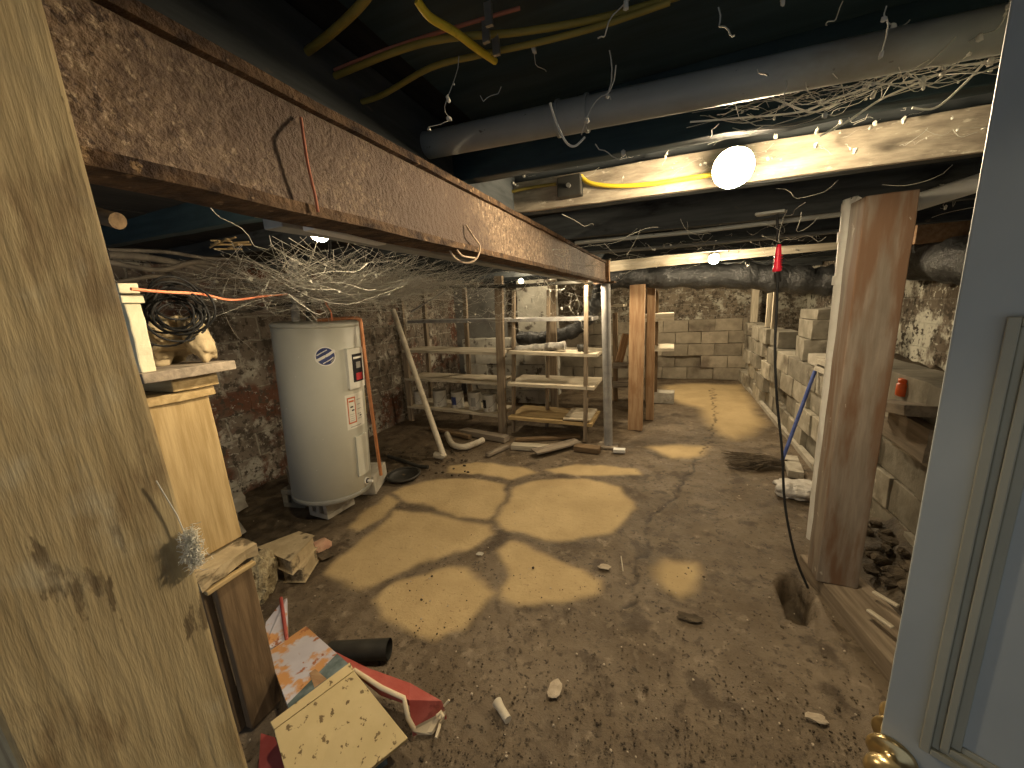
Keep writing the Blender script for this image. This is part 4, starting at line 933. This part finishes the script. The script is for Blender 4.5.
# ================================================================ RIGHT SIDE SMALL THINGS
br = thing('broom', az(772, 460), 'blue-handled broom leaning on the low block wall, dark bristles on the floor', 'broom')
a = az(782, 461, .05); b_ = ax(815, 371, 1.09)
obj('handle', MB().tube([a, b_], .013, 12), 'blue_paint', br)
mb = MB(); rd = random.Random(2)
for k in range(190):
    s0 = a + V(rd.uniform(-.10, .05), rd.uniform(-.03, .03), rd.uniform(-.03, .01)); e = V(a.x - .12 - rd.uniform(.05, .30), a.y + rd.uniform(-.16, .16), rd.uniform(.004, .04)); m_ = s0.lerp(e, .5) + V(0, 0, .02)
    mb.tube([s0, m_, e], .0022, 4, caps=False)
obj('bristles', mb, 'bristle', br)
obj('head', MB().rbox(a + V(-.07, -.02, -.04), a + V(.04, .02, .0), 3, .006, (4, 2, 2)), 'bristle', br)
p = az(799, 495); mb = MB().rock((0, 0, 0), (.15, .11, .05), 21, 4, .25, f=2.5, smooth=True)
for v in mb.v: v += noise.noise_vector(v * 28) * .014; v += V(p.x, p.y, .042)
tag(obj('plastic_bag', mb, 'plastic_bag'), 'crumpled clear plastic bag on the floor left of the brown post', 'bag')
# hanging cord
hc_ = thing('hanging_cord', (.6, 1.95, 0), 'black power cord hanging from the ceiling with a red plug', 'power cord')
pts = [ay(777, 214, 2.03), ay(778, 245, 2.03), ay(777, 300, 2.02), ay(775, 350, 2.0), ay(777, 400, 1.98), ay(782, 450, 1.96), ay(785, 505, 1.93), ay(795, 555, 1.88), ay(808, 588, 1.87)]
obj('cable', MB().tube(smooth(pts, 8), .0055, 10), 'black_cable', hc_)
c = ay(778, 258, 2.03)
mb = MB(); mb.lathe([(0, -.058), (.016, -.057), (.017, -.045), (.014, -.03), (.012, .01), (.010, .04), (.008, .056), (0, .058)], 20, 0, Matrix.Translation(c))
for k in range(6): mb.box(c + V(-.015, -.015, -.052 + k * .012), c + V(.015, .015, -.050 + k * .012))
obj('plug', mb, 'red_plastic', hc_); obj('sleeve', MB().tube([ay(778, 282, 2.03), c - V(0, 0, .06)], .012, 10), 'black_cable', hc_)
o = bpy.data.objects['plug']; o['label'] = 'bright red plug'
a = ay(756, 215, 2.06); b_ = ay(786, 211, 2.02); o = plank('ceiling_bracket', a, b_, .05, .012, 'pvc_grey', j=.001); tag(o, 'small grey metal bracket above the hanging cord', 'bracket')
# lumber offcuts and orange bottle on the wall top right of the post
def rp(px, py, x=1.15): return ax(px, py, x)
for i, (p, q, w, h, mt, lb) in enumerate([((888, 404), (934, 412), .20, .05, 'grey_wood', 'flat grey board on the low wall under the orange bottle'),
         ((894, 416), (936, 440), .05, .09, 'grey_wood', 'tilted grey board on the low wall face right of the brown post'),
         ((885, 424), (932, 455), .05, .09, 'grey_wood', 'lower tilted grey board right of the brown post')]):
    o = plank('offcut_board', rp(*p, 1.10 + .0 * i), rp(*q, 1.10), w if i == 0 else w, h, mt); tag(o, lb, 'board', 'boards on the low wall right of the brown post')
obj_c = ax(905, 388, 1.14)
ob = thing('orange_bottle', (obj_c.x, obj_c.y, obj_c.z - .05), 'small orange bottle standing on the wall boards right of the brown post', 'bottle')
T = Matrix.Translation((obj_c.x, obj_c.y, obj_c.z - .042))
obj('bottle_body', MB().lathe([(0, 0), (.031, 0), (.034, .006), (.034, .062), (.025, .070)], 20, 0, T), 'orange_plastic', ob)
mb = MB().lathe([(.025, .070), (.030, .072), (.030, .090), (0, .091)], 20, 0, T)
obj('bottle_cap', mb, 'orange_plastic', ob)
mb = MB(); rd = random.Random(8)
for k in range(26):
    mb.rock((rd.uniform(1.44, 1.85), rd.uniform(1.9, 3.4), .77 + rd.uniform(0, .03)), (rd.uniform(.04, .1), rd.uniform(.04, .1), rd.uniform(.03, .06)), k, 2, .4)
tag(obj('ledge_rubble', mb, 'soil'), 'dark rubble heaped on the dirt shelf behind the low wall', 'rubble', kind='stuff')
mb = MB(); 
for k in range(60):
    x = rd.uniform(.92, 1.08); mb.rock((x, rd.uniform(1.35, 2.6), .05 + (x - .9) * .5), (rd.uniform(.012, .035), rd.uniform(.012, .04), rd.uniform(.008, .02)), k, 2, .5)
tag(obj('wall_foot_rubble', mb, 'soil'), 'broken mortar and dirt heaped between brown post and low wall', 'rubble', kind='stuff')
for (p, q, lb) in [((873, 592), (898, 606), 'pale wood splinter on the dirt behind the sill timber'), ((868, 610), (893, 628), 'pale torn splinter at the edge of the sill timber near the door')]:
    o = plank('splinter', az(*p, .13), az(*q, .14), .018, .010, 'pale_shelf'); tag(o, lb, 'splinter')

# ================================================================ WIRES AT THE CEILING
cable('yellow_cable', [ay(581, 176, 1.49), ay(590, 183, 1.485), ay(615, 186, 1.485), ay(650, 184, 1.485), ay(690, 178, 1.485), ay(716, 174, 1.48)], .0075, 'yellow_cable', 'bright yellow cable running to the biggest bulb')
cable('yellow_cable', [ay(478, 199, 1.49), ay(510, 192, 1.487), ay(535, 187, 1.487), ay(556, 184, 1.487)], .006, 'old_yellow', 'dull yellow cable entering the junction box from the beam side')
jb = thing('junction_box', ay(570, 187, 1.46), 'black electrical box on the pale board between the yellow cables', 'electrical box')
c = ay(570, 187, 1.475); obj('box', MB().rbox(c + V(-.045, -.02, -.035), c + V(.045, .025, .035), 4, .003), 'black_pipe', jb, bevel=.004); obj('screw', MB().tube([c + V(0, -.028, 0), c + V(0, -.018, 0)], .008, 12), 'can_rim', jb)
def zc(*pp): return [az(x, y, z) for x, y, z in pp]
for pp, r, mt, lb in [([(241, 84, 1.88), (280, 68, 1.87), (320, 42, 1.87), (358, 8, 1.87), (378, -20, 1.88)], .0065, 'old_yellow', 'yellow cable arching across the upper left ceiling'),
        ([(417, 0, 1.86), (430, 17, 1.85), (455, 32, 1.85), (476, 48, 1.85), (495, 61, 1.86)], .006, 'yellow_cable', 'stubby yellow cable end hanging from the ceiling centre'),
        ([(268, 102, 1.86), (330, 78, 1.86), (400, 50, 1.86), (450, 38, 1.86), (520, 32, 1.87), (600, 18, 1.88), (680, -4, 1.9)], .0055, 'old_yellow', 'yellow cable stapled over the grey drain pipe, upper one'),
        ([(300, 118, 1.83), (345, 106, 1.84), (380, 96, 1.85), (430, 68, 1.855), (480, 55, 1.86), (540, 42, 1.86), (600, 26, 1.87), (670, 2, 1.88)], .005, 'old_yellow', 'yellow cable sagging over the grey drain pipe, lower one'),
        ([(262, 98, 1.87), (320, 76, 1.87), (380, 52, 1.87), (440, 32, 1.88), (520, 8, 1.89)], .003, 'red_twine', 'thin reddish wire beside the upper yellow cable'),
        ([(137, 32, 1.84), (150, 22, 1.85), (165, 12, 1.86), (190, 0, 1.88)], .005, 'pole_paint', 'short whitish cable end at the dark upper left ceiling')]:
    cable('yellow_cable' if 'yellow' in lb else 'loose_wire', zc(*pp), r, mt, lb, 'cable')
for px, py in ((489, 15), (486, 33), (496, 46)):
    c = az(px, py, 1.86)
for (px, py), lb in zip(((489, 15), (486, 33), (496, 46)), ('topmost', 'middle', 'lowest')):
    c = az(px, py, 1.85); tag(obj('cable_clip', MB().rbox(c + V(-.006, -.003, -.014), c + V(.006, .003, .016), 2, .002), 'can_rim'), lb + ' of three metal clips hanging on the yellow ceiling cables', 'clip', 'metal clips on the ceiling cables')
o = plank('brown_patch_board', az(165, 58, 1.90), az(262, 22, 1.90), .16, .02, 'orange_wood'); tag(o, 'brown bare board patch on the dark ceiling at upper left', 'board')
# twine on the beam
cable('twine', [ax(301, 118, -.545), ax(304, 140, -.53), ax(308, 165, -.53), ax(315, 195, -.53), ax(318, 212, -.53)], .0022, 'red_twine', 'reddish twine hanging down the rusty beam near the left bulb', 'twine')
cable('twine', [ax(466, 225, -.545), ax(473, 236, -.53), ax(480, 247, -.53), ax(476, 259, -.53), ax(466, 263, -.55), ax(455, 258, -.57), ax(448, 247, -.58)], .0028, 'twine', 'looped pale twine caught on the middle of the rusty beam', 'twine')
cable('twine', [ax(457, 250, -.53), ax(463, 256, -.53), ax(475, 258, -.53)], .0026, 'twine', 'small second loop of twine inside the larger one on the beam', 'twine')
cable('twine', [ax(328, 232, -.8), ax(330, 245, -.8), ax(329, 258, -.8)], .003, 'black_cable', 'thin black wire end hanging below the left bulb', 'wire')

# ================================================================ BULBS
def bulb(p, r, e, lb, down=V(0, 0, -1), col=(1.0, .80, .52), cut=9):
    t = thing('light_bulb', p, lb, 'light bulb'); p = Vector(p)
    q = down.normalized().to_track_quat('Z', 'Y').to_matrix().to_4x4(); M = Matrix.Translation(p) @ q
    m = emat('glow_%d' % len(bpy.data.materials), col, e)
    prof = [(0.0, r)] + [(r * math.sin(a_), r * math.cos(a_)) for a_ in [PI * k / 16 for k in range(1, cut + 1)]]; zc_ = r * math.cos(PI * cut / 16); rc_ = r * math.sin(PI * cut / 16)
    obj('glass', MB().lathe(prof, 24, 0, M), m.name, t)
    obj('socket', MB().lathe([(rc_, zc_), (rc_ * 1.01, zc_ - r * .12), (r * .5, -r * .95), (r * .45, -r * 1.5), (0, -r * 1.52)], 24, 0, M), 'pvc_white', t)
    MATS[m.name] = m
    return t
MATS_ = None
def emat2(n, c, s): pass
bulb(ay(733, 168, 1.37), .054, 380, 'biggest glowing bulb on the pale joist board', V(0, -.9, -.4))
bulb(ay(714, 259, 3.84), .042, 520, 'small far bulb glowing over the black duct', V(0, -.93, -.37), cut=10)
bulb(az(579, 278, 1.635), .034, 700, 'glowing bulb at the end of the rusty beam over the shelves', V(0, -.3, -1))
bulb(az(320, 231, 1.675), .030, 520, 'glowing bulb left of the rusty beam above the heater', V(-.2, 0, -1))
bulb(V(.35, 5.55, 1.72), .035, 1150, 'bulb hidden behind the black duct near the far wall', V(0, 0, -1))
bulb(ay(521, 281, 4.75), .03, 480, 'half-hidden bulb glowing behind the shelving unit', V(0, 0, -1), cut=12)
bulb(V(.0, -.24, 1.875), .03, 46, 'added bulb outside the picture behind the viewpoint, lighting the door front', V(0, 0, -1))  # extra lamp out of view, added to light the door's near face

# ================================================================ DOOR
E0 = V(.507 * .66, .66, 0); U = V(.868, -.497, 0).normalized(); Nn = V(.497, .868, 0)      # Nn points away from the viewer
DM = Matrix((U, Nn, V(0, 0, 1))).transposed().to_4x4(); DM.translation = E0
dl = obj('door_1', MB().box((0, 0, .03), (.74, .036, 1.90)), 'door_paint', None, .002, local=DM); dl['kind'] = 'structure'
def fr(mb, a, b_, z0, z1, w, y0, y1):
    mb.box((a, y0, z0), (a + w, y1, z1)); mb.box((b_ - w, y0, z0), (b_, y1, z1)); mb.box((a + w, y0, z0), (b_ - w, y1, z0 + w)); mb.box((a + w, y0, z1 - w), (b_ - w, y1, z1))
mb = MB(); s0, s1, z0, z1 = .041, .62, .722, 1.372
fr(mb, s0, s1, z0, z1, .011, -.010, 0); fr(mb, s0 + .011, s1 - .011, z0 + .011, z1 - .011, .008, -.004, 0)
fr(mb, s0 + .019, s1 - .019, z0 + .019, z1 - .019, .009, -.008, 0); fr(mb, s0 + .028, s1 - .028, z0 + .028, z1 - .028, .010, -.003, 0)
obj('door_moulding', mb, 'moulding', dl, .002, local=DM)
for sgn, nm in ((-1, 'near'), (1, 'far')):
    q = Matrix.Rotation(PI / 2 * (1 if sgn < 0 else -1), 4, 'X'); T = DM @ Matrix.Translation((.016, 0 if sgn < 0 else .036, .672)) @ q
    mb = MB().lathe([(0, 0), (.030, 0), (.031, .004), (.026, .008), (.012, .011), (.011, .022), (.018, .028), (.026, .036), (.0275, .046), (.022, .056), (.010, .060), (0, .060)], 32, 0, T)
    obj('door_knob', mb, 'brass', dl)
obj('latch_plate', MB().box((-.0012, .008, .61), (.0, .028, .70)), 'brass', dl, local=DM)

# ================================================================ COBWEBS
def webs(name, gen, n, r, lb, m='web', seed=1, specks=0, sz=.004, amp=.28):
    rd = random.Random(seed); mb = MB(); allp = []
    for i in range(n):
        a, b_, sag = gen(rd); k = 9
        wv = V(rd.gauss(0, .3), rd.gauss(0, .3), rd.gauss(0, .3)) * sag; P = []
        for t in range(k + 1):
            u = t / k; P.append(a.lerp(b_, u) + V(0, 0, -sag * 4 * u * (1 - u)) + wv * math.sin(u * PI) + noise.noise_vector((a + b_) * 5 + V(u * 2.2, i, 0)) * min(.05, amp * (a - b_).length))
        rr = r * rd.uniform(.5, 1.5); mb.tube(P, rr, 3, caps=False); allp += P
    for i in range(specks):
        p = rd.choice(allp) + V(0, 0, -.003); s_ = sz * rd.uniform(.4, 1.6); mb.rock(p, (s_, s_ * rd.uniform(.6, 1.5), s_ * rd.uniform(.6, 2)), i, 1, .7, 1 if False else 0)
    return tag(obj(name, mb, m), lb, 'cobweb', kind='stuff')
def U3(rd, x0, x1, y0, y1, z0, z1): return V(rd.uniform(x0, x1), rd.uniform(y0, y1), rd.uniform(z0, z1))
def g1(rd):   # swags between beam and left wall above the heater
    a = U3(rd, -1.9, -1.15, 1.05, 2.8, 1.58, 1.76); b_ = U3(rd, -3.25, -1.6, 1.2, 3.3, 1.42, 1.74); return a, a.lerp(b_, rd.uniform(.35, 1)), rd.uniform(.0, .10)
webs('cobweb', g1, 800, .0007, 'dense dusty cobweb curtain hanging above the water heater', seed=2, specks=160, sz=.005)
def g2(rd):
    a = U3(rd, -3.0, -1.4, 1.0, 1.7, 1.5, 1.74); return a, a + V(abs(rd.gauss(0, .25)), rd.gauss(0, .2), rd.uniform(-.2, .1)), rd.uniform(0, .06)
webs('cobweb', g2, 200, .0007, 'stray cobwebs over the grey cables at the upper left', seed=3, specks=50, sz=.005)
def g3(rd):
    px = rd.uniform(690, 960); f_ = (px - 690) / 270; a = ay(px, 118 - f_ * 55 + rd.gauss(0, 9), rd.uniform(.8, 1.2)); c_ = rd.uniform(20, 150)
    b_ = ay(px + c_, 118 - (f_ + c_ / 270) * 55 + rd.gauss(0, 9), rd.uniform(.8, 1.2)); return a, b_, rd.uniform(0, .02)
webs('cobweb', g3, 80, .0007, 'cobweb threads strung under the drain pipe at upper right', seed=4, specks=45, sz=.003, amp=.09)
for i, pp in enumerate([[(690, 122), (740, 118), (800, 112), (830, 100), (860, 90), (905, 68)], [(820, 136), (850, 120), (880, 100), (920, 82), (950, 70)], [(912, 108), (935, 108), (960, 88), (985, 62)], [(765, 80), (770, 95), (785, 103), (812, 112), (840, 103)], [(550, 103), (556, 122), (566, 142), (575, 146), (585, 137)]]):
    cable('web_strand', [ay(x, y, .95 if i < 4 else .68) for x, y in pp], .0018, 'web_dust', ['long twisted web strand sweeping under the drain pipe on the right', 'thick white web strand rising towards the door top', 'short web strand beside the door top', 'knotted web strand hanging left of the right web tangle', 'curly web thread hanging from the pipe coupling'][i], 'cobweb strand')
def g4(rd):
    px = rd.uniform(400, 960); a = ay(px, rd.uniform(160, 205) - (px - 400) * .125, rd.uniform(1.465, 1.485)); return a, a + V(rd.gauss(0, .05), rd.gauss(0, .004), rd.gauss(-.01, .02)), .004
webs('cobweb', g4, 70, .0005, 'fine webs along the pale board with the biggest bulb', seed=5, specks=60, sz=.0035)
def g5(rd):
    a = U3(rd, -.6, 1.2, 1.7, 3.9, 1.66, 1.78); return a, a + V(rd.gauss(0, .15), rd.gauss(0, .15), rd.gauss(-.02, .03)), .02
webs('cobweb', g5, 110, .0008, 'dusty webs hanging below the middle joists', seed=6, specks=50, sz=.004)
def g6(rd):
    a = U3(rd, -3.0, -.8, 2.6, 3.9, 1.35, 1.76); return a, a + V(rd.gauss(0, .25), rd.gauss(0, .2), rd.gauss(-.05, .08)), .04
webs('cobweb', g6, 200, .0009, 'hanging webs between heater corner and shelf tops', seed=7, specks=60, sz=.007)
def g7(rd):
    a = U3(rd, -.3, .6, .5, .9, 1.70, 1.84); return a, a + V(rd.gauss(0, .04), rd.gauss(0, .03), rd.gauss(-.02, .03)), .006
webs('cobweb', g7, 40, .0008, 'small web wisps on the drain pipe and blue-grey joist', seed=8, specks=40, sz=.003)
rd = random.Random(5); mb = MB(); c = ax(191, 548, -.445)
for k in range(420):
    a = c + V(abs(rd.gauss(0, .002)), rd.gauss(0, .0035), rd.choice((-.012, .0, .012)) + rd.gauss(0, .005)); d1 = V(rd.gauss(0, 1), rd.gauss(0, 1), rd.gauss(0, 1)).normalized() * .005; d2 = V(rd.gauss(0, 1), rd.gauss(0, 1), rd.gauss(0, 1)).normalized() * .004
    mb.tube(smooth([a - d1, a, a + d2, a + d2 + d1 * .6], 3), .0003, 3, caps=False)
mb.tube([c, c + V(0, -.004, .04), c + V(0, -.012, .08)], .0006, 4)
tag(obj('lint_clump', mb, 'web_dust'), 'fluffy pale lint clump clinging to the edge of the huge post', 'lint', kind='stuff')
# ================================================================ LIGHT, WORLD, CAMERA
w = bpy.data.worlds.new('w'); bpy.context.scene.world = w; w.use_nodes = True
bg = w.node_tree.nodes['Background']; bg.inputs[0].default_value = (.80, .90, 1.0, 1); bg.inputs[1].default_value = .24
cam = bpy.data.cameras.new('camera'); co = bpy.data.objects.new('camera', cam); C.objects.link(co)
cam.sensor_width = 36; cam.lens = F / 1024 * 36; cam.clip_start = .02; cam.clip_end = 60
R3 = Matrix(((rt.x, rt.y, rt.z), (dp.x, dp.y, dp.z), (up.x, up.y, up.z)))
co.matrix_world = Matrix.Translation((0, 0, H)) @ R3.to_4x4()
sc = bpy.context.scene; sc.camera = co
sc.view_settings.view_transform = 'Standard'; sc.view_settings.look = 'None'; sc.view_settings.gamma = 1; sc.view_settings.use_curve_mapping = False
sc.view_settings.exposure = 0.75
sc.cycles.max_bounces = 8; sc.cycles.diffuse_bounces = 5; sc.cycles.sample_clamp_indirect = 4
